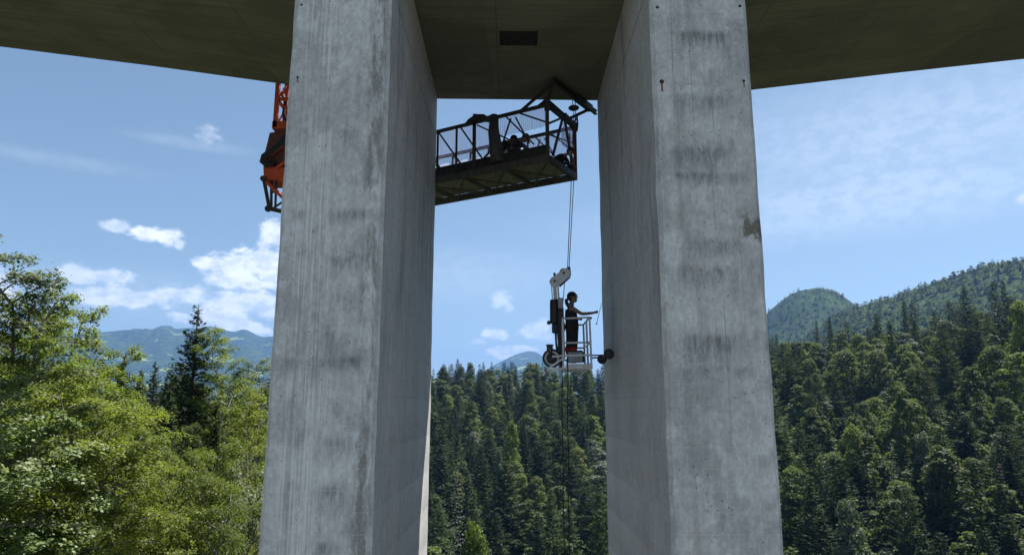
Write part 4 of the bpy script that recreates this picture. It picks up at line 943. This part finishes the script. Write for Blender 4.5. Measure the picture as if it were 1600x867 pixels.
# ------------------------------------------------------------------ hanging work basket
ALU = plain('aluminium', (.60, .61, .62), .42, .15, .12, 8, (.28, .28, .28)); LGREY = plain('light_grey_paint', (.60, .61, .63), .45, .1, .1, 5, (.35, .35, .34)); BLK = plain('black_rubber', (.018, .018, .018), .75, 0, .3)
BLKP = plain('black_machine', (.03, .031, .034), .5, .2, .3, 12); BLUEG = plain('blue_grey_box', (.34, .38, .44), .5, .1, .15, 6); DGREY = plain('dark_galvanised', (.10, .102, .105), .55, .5, .3, 9)
YN, YM, YB_ = 18.1, 18.9, 19.7
bq = at(900, 573, YM); bk = empty('work_basket', (bq.x, YM, bq.z), 'white metal one-person work basket hanging from ropes beside the right pillar', 'work basket')
A = at
m = MB()      # guard rails
tl, tr_, bl, br = A(879, 497.5, YN), A(921, 495.8, YN), A(880.5, 577, YN), A(924.5, 576, YN)
def back(p, y=YB_): return Vector((p.x, y, p.z))
for p, q_ in ((tl, bl), (tr_, br), (back(tl), back(bl)), (back(tr_), back(br)), (back(tr_, 18.9), back(br, 18.9))): m.bar(p, q_, .05, .05)
for p, q_ in ((tl, tr_), (back(tl), back(tr_)), (tr_, back(tr_)), (A(881, 535.5, YN), A(922.6, 535, YN)), (back(A(881, 535.5, YN)), back(A(922.6, 535, YN))), (A(922.6, 535, YN), back(A(922.6, 535, YN)))): m.tube([p, q_], .024, 8)
m.bar(A(880, 555.8, YN), A(925, 554.4, YN), .06, .05); m.bar(back(A(880, 556, YN)), back(A(925, 554.6, YN)), .05, .05)
m.build('guard_rail', LGREY, bk)
m = MB(); zt = A(900, 569.5, YN).z; zb = A(900, 577.5, YN).z; x0, x1 = bl.x, br.x
m.box(((x0 + x1) / 2, YM, zt - .10), (x1 - x0, 1.6, .03)); 
for y in (YN - .03, YB_ + .03): m.box(((x0 + x1) / 2 + .01, y, (zt + zb) / 2 + .02), (x1 - x0 - .08, .025, zt - zb))
for i in range(14): m.box((x0 + .06 + i * (x1 - x0 - .12) / 13, YN - .03, zt + .045), (.018, .02, .022))
m.box((x1 - .03, YM, (zt + zb) / 2), (.025, 1.5, zt - zb)); m.box((x0 + .02, YM, (zt + zb) / 2), (.025, 1.5, zt - zb))
m.build('floor_tray', ALU, bk)
m = MB(); p0, p1 = A(888, 548.5, YN + .12), A(911.5, 566, YN + .12); m.box(((p0.x + p1.x) / 2, YN + .2, (p0.z + p1.z) / 2), (p1.x - p0.x, .14, p0.z - p1.z)); bx = m.build('equipment_box', BLUEG, bk, .012)
m = MB(); m.tube([A(886.5, 548.6, YN + .1), A(909, 548.2, YN + .1), A(911.8, 551, YN + .1), A(911.8, 566, YN + .1)], .02, 8); m.build('box_edge', BLK, bx)
m = MB()      # underframe to the left, carrying the big wheel
for dy in (YN, YB_ - .3): 
    for (a, b) in (((851, 579), (881, 575)), ((848.5, 587), (853, 577.5)), ((857.5, 575), (881, 559)), ((863, 557), (882, 555.6))): m.bar(A(*a, dy), A(*b, dy), .055, .05)
m.bar(A(854, 578, YN), back(A(854, 578, YN)), .05); m.build('underframe', ALU, bk)
m = MB()      # mast
m.bar(A(869.0, 468, YM), A(877.5, 574, YM), .10, .14); m.bar(A(876.5, 481, YM), A(879, 560, YM), .14, .12); m.build('mast', BLKP, bk)
m = MB(); m.bar(A(866.5, 446, YM), A(868.2, 470, YM), .10, .12); m.bar(A(871.6, 446, YM), A(873.2, 468, YM), .045, .08); m.build('mast_tube', LGREY, bk)
pl = [(858.7, 440.5), (860.5, 436.5), (864.5, 432.5), (880.5, 419.8), (885.5, 418.8), (889.3, 421), (890.6, 425), (890.6, 431.5), (887, 435), (872, 446.8), (869.5, 449), (864, 448.4), (860.4, 445.8)]
m = MB()
for dy in (-.09, .065): m.prism([A(x, y, YM + dy) for x, y in pl], (0, .025, 0))
hd_o = m.build('crane_head', LGREY, bk, .004)
m = MB()
for (x, y) in ((866.8, 439.2), (881, 426.3)): m.cyl(A(x, y, YM - .1), A(x, y, YM + .1), .032, 16)
m.cyl(A(859.6, 439.8, YM - .1), A(859.6, 439.8, YM + .1), .022, 12); m.build('pin', BLK, hd_o)
m = MB(); m.cyl(A(881, 426.3, YM - .055), A(881, 426.3, YM + .055), .13, 24); m.cyl(A(866.8, 439.2, YM - .055), A(866.8, 439.2, YM + .055), .13, 24); m.build('sheave', DGREY, hd_o)
m = MB(); m.tube([A(866.3, 426.5, YM), A(866.6, 433, YM)], [.035, .03], 10); m.bar(A(888.3, 417.5, YM), A(889.5, 431, YM), .09, .12); m.bar(A(889.5, 431, YM), A(873, 446, YM), .05, .12); m.build('bumper', BLKP, hd_o)
m = MB()      # winch, boxes
m.tube([A(865.5, 468.5, YM - .05), A(865.5, 473, YM - .05), A(865.8, 503, YM - .05), A(866, 506, YM - .05)], [.105, .115, .115, .08], 20); m.build('hoist_motor', BLKP, bk)
m = MB(); p = A(875.7, 474, YM - .12); m.box(p, (.14, .18, .29)); m.build('control_box', plain('grey_box', (.30, .31, .34), .5), bk, .01)
m = MB(); p = A(867.3, 513, YM - .05); m.box(p, (.17, .2, .26)); m.build('gearbox', BLKP, bk, .03)
m = MB(); m.cyl(A(857.6, 504, YM - .1), A(857.6, 504, YM), .058, 18); m.bar(A(857.6, 504, YM - .05), A(863, 500, YM - .05), .03); m.build('handwheel', BLKP, bk)
m = MB(); m.tube([A(868.2, 520, YM), A(869, 536, YM), A(870.8, 548, YM)], [.03, .028, .035], 8); m.tube([A(880, 500, YM - .3), A(883, 512, YM - .35), A(879, 524, YM - .3)], .02, 6); m.build('hydraulic_strut', BLKP, bk)
def wheel(px, py, Y, r, w_, rimm, name='wheel'):
    c = A(px, py, Y); t_ = MB(); t_.torus(c, r - w_ * .36, w_ * .36, (0, 1, 0), 32, 10); o = t_.build(name, BLK, bk)
    h = MB(); h.cyl(c - Vector((0, w_ * .3, 0)), c + Vector((0, w_ * .3, 0)), r * .62, 26); h.cyl(c - Vector((0, w_ * .45, 0)), c + Vector((0, w_ * .45, 0)), r * .2, 16); h.build('rim', rimm, o); return c
c = A(862.3, 559.5, YM - .25)
m = MB(); m.torus(c, .225, .03, (0, 1, 0), 40, 10); bw = m.build('wheel', BLK, bk); m = MB(); m.torus(c, .175, .034, (0, 1, 0), 40, 8); m.build('rim', LGREY, bw)
m = MB(); m.cyl(c + Vector((0, -.05, 0)), c + Vector((0, .3, 0)), .10, 20); 
m.cyl(c + Vector((0, .03, 0)), c + Vector((0, .06, 0)), .165, 30)
m.build('hub', BLKP, bw)
m = MB(); m.tube([A(859, 540, YM - .25), A(859, 548, YM - .25), A(860, 552, YM - .25)], [.085, .085, .05], 18); m.tube([A(859, 538.3, YM - .25), A(859, 540, YM - .25)], .105, 18); m.build('wheel_motor', DGREY, bk)
w1 = wheel(951.5, 552.8, 17.75, .135, .10, BLKP); w2 = wheel(940.6, 561.0, 19.35, .135, .10, BLKP)
m = MB(); m.bar(w1, Vector((w1.x - .02, 19.35, w1.z)), .035); m.bar(A(925, 559, YM), Vector((w1.x - .02, YM, w1.z)), .04); m.bar(A(925, 555, YN), Vector((w1.x - .02, 18.2, w1.z)), .035); m.build('wheel_arm', BLKP, bk)
m = MB(); m.bar(A(913.5, 543, YN), A(919.5, 537.2, YN), .03, .04); m.build('gate_latch', LGREY, bk)
m = MB(); m.ball(A(923, 496.8, YN), .035, 10, 8); m.build('rail_end_cap', BLK, bk)
m = MB(); m.tube([A(861.8, 446, YM), A(863.2, 469, YM)], .012, 6); m.tube([A(882.5, 436, YM), A(880, 470, YM), A(878.5, 488, YM)], .011, 6); m.build('winch_cable', DGREY, bk)

# ------------------------------------------------------------------ platform of the inspection machine
UL = Vector((-.864, .503, 0)); UW = Vector((.503, .864, 0)); P0 = Vector((1.03, 19.0, 0))
def P(u, w_, z): return P0 + UL * u + UW * w_ + Vector((0, 0, z))
LP = 10.9; WP = 1.9; ZT_, ZB_ = 8.80, 7.05
STEEL = plain('dark_steel', (.035, .034, .034), .6, .3, .3, 9, (.06, .035, .02)); ORANGE = plain('orange_paint', (.46, .07, .018), .5, 0, .15, 5, (.25, .07, .03)); DECK = plain('deck_plate', (.20, .20, .15), .7, .2, .35, 7, (.12, .1, .06))
mach = empty('inspection_platform', P(LP, WP / 2, ZB_), 'dark steel inspection platform under the bridge with its orange arm beyond the left pillar', 'platform')
m = MB()
for w_ in (0, WP): m.bar(P(-.05, w_, ZB_ + .11), P(LP, w_, ZB_ + .11), .07, .22)
u = 0.0
while u <= LP - .2: m.bar(P(u, .03, ZB_ + .06), P(u, WP - .03, ZB_ + .06), .07, .11); u += 1.475
for i in range(7):
    a, b = i * 1.475, (i + 1) * 1.475; m.bar(P(a, .05, ZB_ + .03), P(b, WP - .05, ZB_ + .03), .05, .05); m.bar(P(b, .05, ZB_ + .02), P(a, WP - .05, ZB_ + .02), .05, .05)
m.build('floor_frame', plain('worn_frame_steel', (.075, .072, .06), .6, .2, .3, 9, (.1, .07, .04)), mach)
m = MB()
for k in range(19): m.box(P(LP / 2, .05 + (k + .5) * 1.8 / 19, ZB_ + .235), (LP, .078, .03), Matrix((UL, UW, Vector((0, 0, 1)))).transposed())
m.build('deck', DECK, mach)
us = [0, 1.0, 1.7, 2.55, 3.22, 3.95, 4.7, 5.5, 6.3, 7.1, 7.9, 8.7, 9.5, 10.3, LP]
def side(w_, name, near):
    m = MB(); m.bar(P(0, w_, ZT_), P(LP, w_, ZT_), .09, .09); m.bar(P(0, w_, ZB_ + .5), P(LP, w_, ZB_ + .5), .04, .05)
    for i, u_ in enumerate(us):
        if near and u_ == 1.0: m.bar(P(.78, w_, ZB_ + .2), P(.78, w_, ZB_ + .7), .05); continue
        m.bar(P(u_, w_, ZB_ + .2), P(u_, w_, ZT_), .11 if u_ in (0, 2.55, LP) else .065, .08)
    for a, b in ((.05, 1.0), (1.0, 2.2), (1.75, 2.6)) if near else ((.1, 1.5), (1.5, 2.9)): pass
    for (ua, za, ub, zb_) in [(1.02, ZT_, 0, ZT_ - .55), (1.45, ZT_, .45, ZB_ + .62), (2.45, ZT_ - .1, 1.0, ZB_ + .75), (3.1, ZT_, 2.2, ZB_ + .45), (3.95, ZT_, 2.9, ZB_ + .3), (4.7, ZT_, 3.7, ZB_ + .3), (5.6, ZT_, 4.6, ZB_ + .3), (2.6, ZB_ + .2, 1.7, ZB_ + .9), (7, ZT_, 6, ZB_ + .3), (8.5, ZT_, 7.4, ZB_ + .3), (10, ZT_, 9, ZB_ + .3)]:
        m.bar(P(ua, w_, za), P(ub, w_, zb_), .045, .045)
    for (ua, ub) in ((1.28, 1.62), (1.12, .62)): m.bar(P(ua - .02, w_ + .05, ZT_ - .12), P(ub, w_ + .05, ZB_ + .7), .04)
    return m.build(name, STEEL, mach)
side(0, 'railing', True); side(WP, 'railing', False)
m = MB()
m.bar(P(-.0, 0, ZT_), P(0, WP, ZT_), .10, .10); m.bar(P(0, .0, ZT_ - .6), P(0, .95, ZT_ - .05), .06); m.bar(P(0, WP * .55, ZT_), P(0, .35, ZB_ + .3), .06); m.bar(P(0, WP * .62, ZT_), P(0, WP * .92, ZB_ + .3), .07)
m.bar(P(.03, WP * .66, ZT_), P(.03, WP, ZB_ + .35), .045); m.bar(P(0, 0, ZB_ + .95), P(0, WP, ZB_ + .9), .025); m.bar(P(-.02, .1, ZB_ + .1), P(-.02, WP, ZB_ + .1), .10, .2)
m.tube([P(0, WP * .8, ZB_ + 1.4), P(-.01, WP * .8, ZB_ + .5), P(0, WP * .82, ZB_ + .3)], .015, 6)
m.build('end_railing', STEEL, mach)
def kick(w_): mm = MB(); mm.box(P(LP / 2, w_, ZB_ + .36), (LP, .02, .26), Matrix((UL, UW, Vector((0, 0, 1)))).transposed()); return mm.build('toe_board', STEEL, mach)
kick(.03); kick(WP - .03)
nm, t, p_, o_ = newmat('safety_net'); tcn = t.new('ShaderNodeTexCoord'); wv = t.new('ShaderNodeTexWave', wave_type='BANDS', bands_direction='X'); wv.inputs['Scale'].default_value = 5; wv.inputs['Distortion'].default_value = 9; wv.inputs['Detail'].default_value = 2; wv.inputs['Detail Scale'].default_value = .6
t.put(wv.inputs['Vector'], t.scaled(tcn.outputs['Object'], (1, 1, .3)))
tr = t.new('ShaderNodeBsdfTransparent'); tl_ = t.new('ShaderNodeBsdfTranslucent'); tl_.inputs[0].default_value = (.85, .8, .86, 1); df = t.new('ShaderNodeBsdfDiffuse'); df.inputs[0].default_value = (.6, .55, .62, 1)
t.put(tl_.inputs[0], t.mix(t.ss(wv.outputs['Fac'], .4, .7), (.95, .88, .84, 1), (.60, .50, .88, 1)))
x1_ = t.new('ShaderNodeMixShader'); x1_.inputs[0].default_value = .75; t.l.new(df.outputs[0], x1_.inputs[1]); t.l.new(tl_.outputs[0], x1_.inputs[2])
x2_ = t.new('ShaderNodeMixShader'); t.put(x2_.inputs[0], t.ss(wv.outputs['Fac'], .2, .8, .34, .52)); t.l.new(tr.outputs[0], x2_.inputs[1]); t.l.new(x1_.outputs[0], x2_.inputs[2]); t.l.new(x2_.outputs[0], o_.inputs[0])
def net(a, b, z0, z1, seed):
    n = 40; vs = []; fs = []; rr = random.Random(seed)
    for i in range(n + 1):
        q_ = a.lerp(b, i / n); nr = (b - a).cross(Vector((0, 0, 1))).normalized() * .02 * math.sin(i * 1.7 + seed)
        for j in range(5): f_ = j / 4; vs.append(Vector((q_.x, q_.y, z0 + (z1 - z0) * f_)) + nr * math.sin(f_ * math.pi) + Vector((0, 0, rr.uniform(-.015, .015))))
    for i in range(n):
        for j in range(4): fs.append((i * 5 + j, (i + 1) * 5 + j, (i + 1) * 5 + j + 1, i * 5 + j + 1))
    mm = MB(); mm.add(vs, fs, 0, True); o = mm.build('net', nm, mach); o['label'] = 'pale safety net tied inside the railing'; return o
net(P(.06, .07, 0), P(1.75, .07, 0), ZB_ + 1.12, ZT_ - .03, 5); net(P(1.75, .07, 0), P(LP, .07, 0), ZB_ + .86, ZT_ - .03, 1); net(P(.06, WP - .07, 0), P(LP, WP - .07, 0), ZB_ + .5, ZT_ - .03, 2); net(P(.05, WP * .55, 0), P(.05, WP, 0), ZB_ + .88, ZT_ - .1, 3)
# hoist beam over the end, on struts
H0, H1 = at(864.5, 125.5, 18.75), at(931.5, 176.5, 20.95)
m = MB(); d_ = (H1 - H0).normalized()
m.bar(H0 + Vector((0, 0, .06)), H1 + Vector((0, 0, .06)), .10, .02); m.bar(H0, H1, .02, .12); m.bar(H0 - Vector((0, 0, .06)), H1 - Vector((0, 0, .06)), .10, .02)
hp = H0.lerp(H1, .55); hz_ = H0.lerp(H1, .86); m.bar(H0.lerp(H1, .5) + Vector((0, 0, .0)), hz_, .16, .2); m.build('hoist_beam', STEEL, mach)
m = MB(); ap = H0.lerp(H1, .03)
m.bar(P(.86, 0, ZT_ + .02), ap, .07); m.bar(P(0, 0, ZT_), ap - Vector((.05, 0, 0)), .07); m.bar(P(0, .1, ZT_ + .15), P(0, 1.15, ZT_ + .12), .08); m.bar(P(0, .0, ZT_ + .18), P(0, 1.6, ZT_ + .05), .06)
m.bar(P(0, 1.1, ZT_ + .1), P(0, WP + .05, ZT_ + .02), .16, .14); m.bar(P(0, 1.35, ZT_ + .05), hz_, .09); m.bar(P(.0, 0, ZT_ - .15), P(0, .0, ZT_ + .22), .16); m.bar(P(.3, 0, ZT_ - .0), P(0, 0, ZT_ + .16), .08)
m.bar(P(.0, WP, ZT_ - .1), P(0, WP + .05, ZT_ + .15), .2, .14); m.bar(P(-.1, WP - .2, ZT_ + .1), P(-.1, WP - .02, ZT_ + .35), .05); m.bar(P(-.1, WP - .02, ZT_ + .35), P(-.1, WP + .02, ZT_ + .02), .05)
m.build('strut', STEEL, mach)
rp = at(896.5, 169, 19.83)
m = MB(); m.ball(rp, .17, 18, 10, 0, (1, 1, .42)); m.tube([rp + Vector((-.03, 0, 0)), rp + Vector((-.03, 0, .35))], .014, 6); m.tube([rp + Vector((.05, 0, 0)), rp + Vector((.05, 0, .32))], .014, 6); m.build('chain_hoist', STEEL, mach)
m = MB()   # winch cover and post above the near railing
m.bar(P(2.55, 0, ZT_ - .1), P(2.55, 0, ZT_ + .28), .1, .08); m.tube([P(2.95, .05, ZT_ + .0), P(2.75, .05, ZT_ + .1), P(2.5, .05, ZT_ + .16), P(2.25, .05, ZT_ + .12), P(2.0, .05, ZT_ + .0)], [.05, .1, .13, .11, .05], 12); m.build('cable_winch', STEEL, mach)
m = MB(); m.tube([P(1.78, -.08, ZT_ + .04), P(1.78, -.1, ZT_ - .5), P(1.72, -.06, ZT_ - 1.0), P(1.7, .0, ZB_ + .3)], [.12, .17, .2, .22], 14); m.tube([P(1.78, -.05, ZT_), P(2.0, 0, ZT_ - .0), P(2.25, .02, ZT_ + .02)], [.09, .11, .05], 12); m.build('tarpaulin_roll', plain('grey_tarpaulin', (.05, .05, .052), .8, 0, .3, 10), mach)
# arm beyond the left pillar
Ya = 25.0
def Q(px, py, Y=Ya): return at(px, py, Y)
m = MB()
x0_, x1_a = Q(432, 170).x, Q(432, 170).x + 1.05
zt_, zb_ = 16.9, Q(430, 200).z
for x in (x0_, x1_a):
    for y in (Ya, Ya + 1.0): m.bar((x, y, zb_), (x, y, zt_), .15, .15)
z = zb_ + .06; k = 0
while z < zt_:
    for y in (Ya, Ya + 1.0): m.bar((x0_, y, z), (x1_a, y, z), .13, .1); m.bar((x0_ if k % 2 else x1_a, y, z + .05), (x1_a if k % 2 else x0_, y, z + 1.1), .07)
    for x in (x0_, x1_a): m.bar((x, Ya, z), (x, Ya + 1, z), .1); m.bar((x, Ya, z), (x, Ya + 1, z + 1.1), .06)
    z += 1.12; k += 1
m.box(((x0_ + x1_a) / 2, Ya + .5, zb_ + .1), (1.25, 1.15, .3)); m.build('arm_lattice', ORANGE, mach, 0)
m = MB(); m.bar(((x0_ + x1_a) / 2, Ya + .5, zt_ + .2), ((x0_ + x1_a) / 2, 19.0, zt_ + .4), .7, .6); m.build('arm_boom', ORANGE, mach)
m = MB(); m.tube([Q(441, 146, Ya + .3), Q(446, 160, Ya + .3), Q(443, 178, Ya + .35), Q(449, 200, Ya + .3)], .07, 8); m.build('cable_bundle', BLK, mach)
BROWNP = plain('brown_red_housing', (.10, .035, .025), .5, .1, .25, 6, (.2, .16, .13))
m = MB(); m.prism([Q(421, 207), Q(452, 203), Q(452, 262), Q(412, 262), Q(413, 240)], (0, .95, 0)); m.box((x0_ + .55, Ya + .5, zb_ - .1), (1.0, .9, .25)); m.build('turntable', BROWNP, mach, .03)
m = MB(); m.prism([Q(411, 259), Q(452, 253), Q(452, 283), Q(412, 283)], (0, .9, 0)); m.prism([Q(421, 236, Ya - .08), Q(437, 222, Ya - .08), Q(443, 228, Ya - .08), Q(424, 244, Ya - .08)], (0, .07, 0)); m.build('swivel', ORANGE, mach, .02)
m = MB(); m.tube([Q(447, 212, Ya - .2), Q(438, 224, Ya - .25), Q(424, 236, Ya - .3), Q(412, 245, Ya - .3), Q(410, 252, Ya - .3), Q(416, 258, Ya - .2), Q(428, 254, Ya - .15)], .115, 10); m.build('hose', BLK, mach)
m = MB()
for dy in (0, .85):
    m.bar(Q(412, 279, Ya + dy), Q(421, 326, Ya + dy), .11); m.bar(Q(421, 326, Ya + dy), Q(452, 333, Ya + dy), .14); m.bar(Q(424, 282, Ya + dy), Q(424, 326, Ya + dy), .08); m.bar(Q(432, 282, Ya + dy), Q(430, 328, Ya + dy), .07); m.bar(Q(450, 304, Ya + dy), Q(425, 300, Ya + dy), .06)
    m.bar(Q(450, 310, Ya + dy), Q(426, 326, Ya + dy), .06)
m.bar(Q(420, 325, Ya), Q(420, 325, Ya + .85), .14); m.bar(Q(412, 280, Ya), Q(412, 280, Ya + .85), .12); m.cyl(Q(411, 279, Ya - .1), Q(411, 279, Ya + 1), .11, 14); m.cyl(Q(419, 326, Ya - .1), Q(419, 326, Ya + .95), .13, 14)
m.build('lower_frame', STEEL, mach)
m = MB(); m.tube([Q(416, 284, Ya - .12), Q(450, 316, Ya - .12)], .075, 10); m.tube([Q(432, 262, Ya - .12), Q(450, 250, Ya - .12)], .06, 8); m.build('hydraulic_ram', ORANGE, mach)
m = MB(); m.bar(P(LP, 0, ZB_ + .15), Q(452, 328, Ya), .2); m.build('root_beam', STEEL, mach)

# people on the platform
def platform_person(u, w_, pose, label, mat_top):
    z0 = ZB_ + .25; f = {'stand': -UL, 'crouch': -UL, 'prone': -UL}[pose]; f = Vector((f.x, f.y, 0)); s_ = f.cross(Vector((0, 0, 1)))
    o = P(u, w_, z0); e = empty('person', o, label, 'person', None)
    def q(a, b, c): return o + f * a + s_ * b + Vector((0, 0, c))
    if pose == 'stand':
        hip, ch_, nk, hd = q(-.15, 0, .74), q(.18, 0, .92), q(.32, 0, .98), q(.44, 0, 1.02); knees = [q(.08, .1 * k, .47) for k in (-1, 1)]; feet = [q(-.02, .11 * k, .06) for k in (-1, 1)]
        el = [q(.36, .25 * k, .7) for k in (-1, 1)]; ha = [q(.5, .2 * k, .5) for k in (-1, 1)]; face = f - Vector((0, 0, .5))
    elif pose == 'crouch':
        hip, ch_, nk, hd = q(-.25, 0, .36), q(.05, 0, .6), q(.18, 0, .68), q(.30, 0, .74); knees = [q(.2, .13 * k, .42) for k in (-1, 1)]; feet = [q(-.1, .13 * k, .06) for k in (-1, 1)]
        el = [q(.25, .24 * k, .5) for k in (-1, 1)]; ha = [q(.45, .18 * k, .35) for k in (-1, 1)]; face = f - Vector((0, 0, .7))
    else:
        hip, ch_, nk, hd = q(-.75, 0, .22), q(-.3, 0, .36), q(-.14, 0, .43), q(.0, 0, .50); knees = [q(-1.12, .12 * k, .1) for k in (-1, 1)]; feet = [q(-1.5, .13 * k, .08) for k in (-1, 1)]
        el = [q(-.12, .27 * k, .06) for k in (-1, 1)]; ha = [q(.1, .16 * k, .06) for k in (-1, 1)]; face = f - Vector((0, 0, .55))
    arms = []; hands = []
    for k in (0, 1):
        sg = (-1, 1)[k]; shp = ch_ + s_ * .17 * sg + (nk - ch_) * .5
        arms.append([(ch_, .14), (shp, .062), (el[k], .045), (ha[k], .028)]); hands += hand_chains(ha[k], ha[k] - el[k], -s_ * sg, (0, 0, -1), True)
    legs = [[(hip, .13), (knees[k].lerp(hip, .7) + s_ * .05 * (-1, 1)[k], .095), (knees[k], .062), (feet[k], .045), (feet[k] + f * .12 - Vector((0, 0, .02)), .04)] for k in (0, 1)]
    obj('body', skin_mesh('body', [[(hip, .13), (hip.lerp(ch_, .5), .125), (ch_, .14), (nk, .055), (hd - (hd - nk) * .3, .05)]] + arms + legs + hands, sub=1), SKIN, e)
    obj('jacket', skin_mesh('jacket', [[(hip, .148), (hip.lerp(ch_, .5), .145), (ch_, .16), (nk.lerp(ch_, .35), .1)]] + [[(a, r + .012) for a, r in arm[:3]] + [(arm[2][0].lerp(arm[3][0], .85), .045)] for arm in arms], sub=1), mat_top, e)
    obj('trousers', skin_mesh('trousers', [[(p, r + .012) for p, r in lg[:3]] + [(lg[2][0].lerp(lg[3][0], .85), .062)] for lg in legs], sub=1), DKCLOTH, e)
    make_head(e, hd, face, (0, 0, 1), 1.05, cap=True, cap_mat=DKTOP)
platform_person(2.05, .8, 'stand', 'person standing bent forward inside the platform netting, farthest left of the workers', GREYC)
platform_person(1.2, .28, 'crouch', 'person crouching in the middle of the platform', GREYC)
platform_person(-.06, 1.4, 'prone', 'person in a cap lying down at the open end of the platform, looking down', DKTOP)

# ------------------------------------------------------------------ ropes
RED = plain('red_rope', (.28, .08, .09), .8, 0, .2, 40); BLKR = plain('black_rope', (.02, .02, .022), .8); GRYR = plain('steel_rope', (.12, .12, .13), .5, .6)
def rope(pts, r, mat, label, group=None):
    mb = MB(); mb.tube(pts, r, 6); tag(mb.build('rope', mat), label, 'rope', group)
top = rp - Vector((0, 0, .05)); g1 = A(886.8, 419.5, YM); g2 = A(889.2, 418, YM)
rope([top, at(892.6, 282, 19.5), g1], .012, GRYR, 'steel hoisting rope running down from the platform to the crane head of the basket')
rope([top + Vector((.06, .02, 0)), at(896.5, 282, 19.55), g2], .012, RED, 'reddish safety rope just right of the steel hoisting rope')
def dangle(px0, px1, Y, dz, label):
    a = A(px0, 560, Y); b = A(px1, 860, Y); pts = [a.lerp(b, i / 8 * 1.0) + Vector((.012 * math.sin(i * 1.9), 0, 0)) for i in range(9)]; pts.append(Vector((pts[-1].x, Y, -44))); rope(pts, .014, BLKR, label)
dangle(877.5, 881.5, YM, 0, 'left of the two black ropes hanging down from the work basket'); dangle(886.5, 889, YN - .06, 0, 'right of the two black ropes hanging down from the work basket')
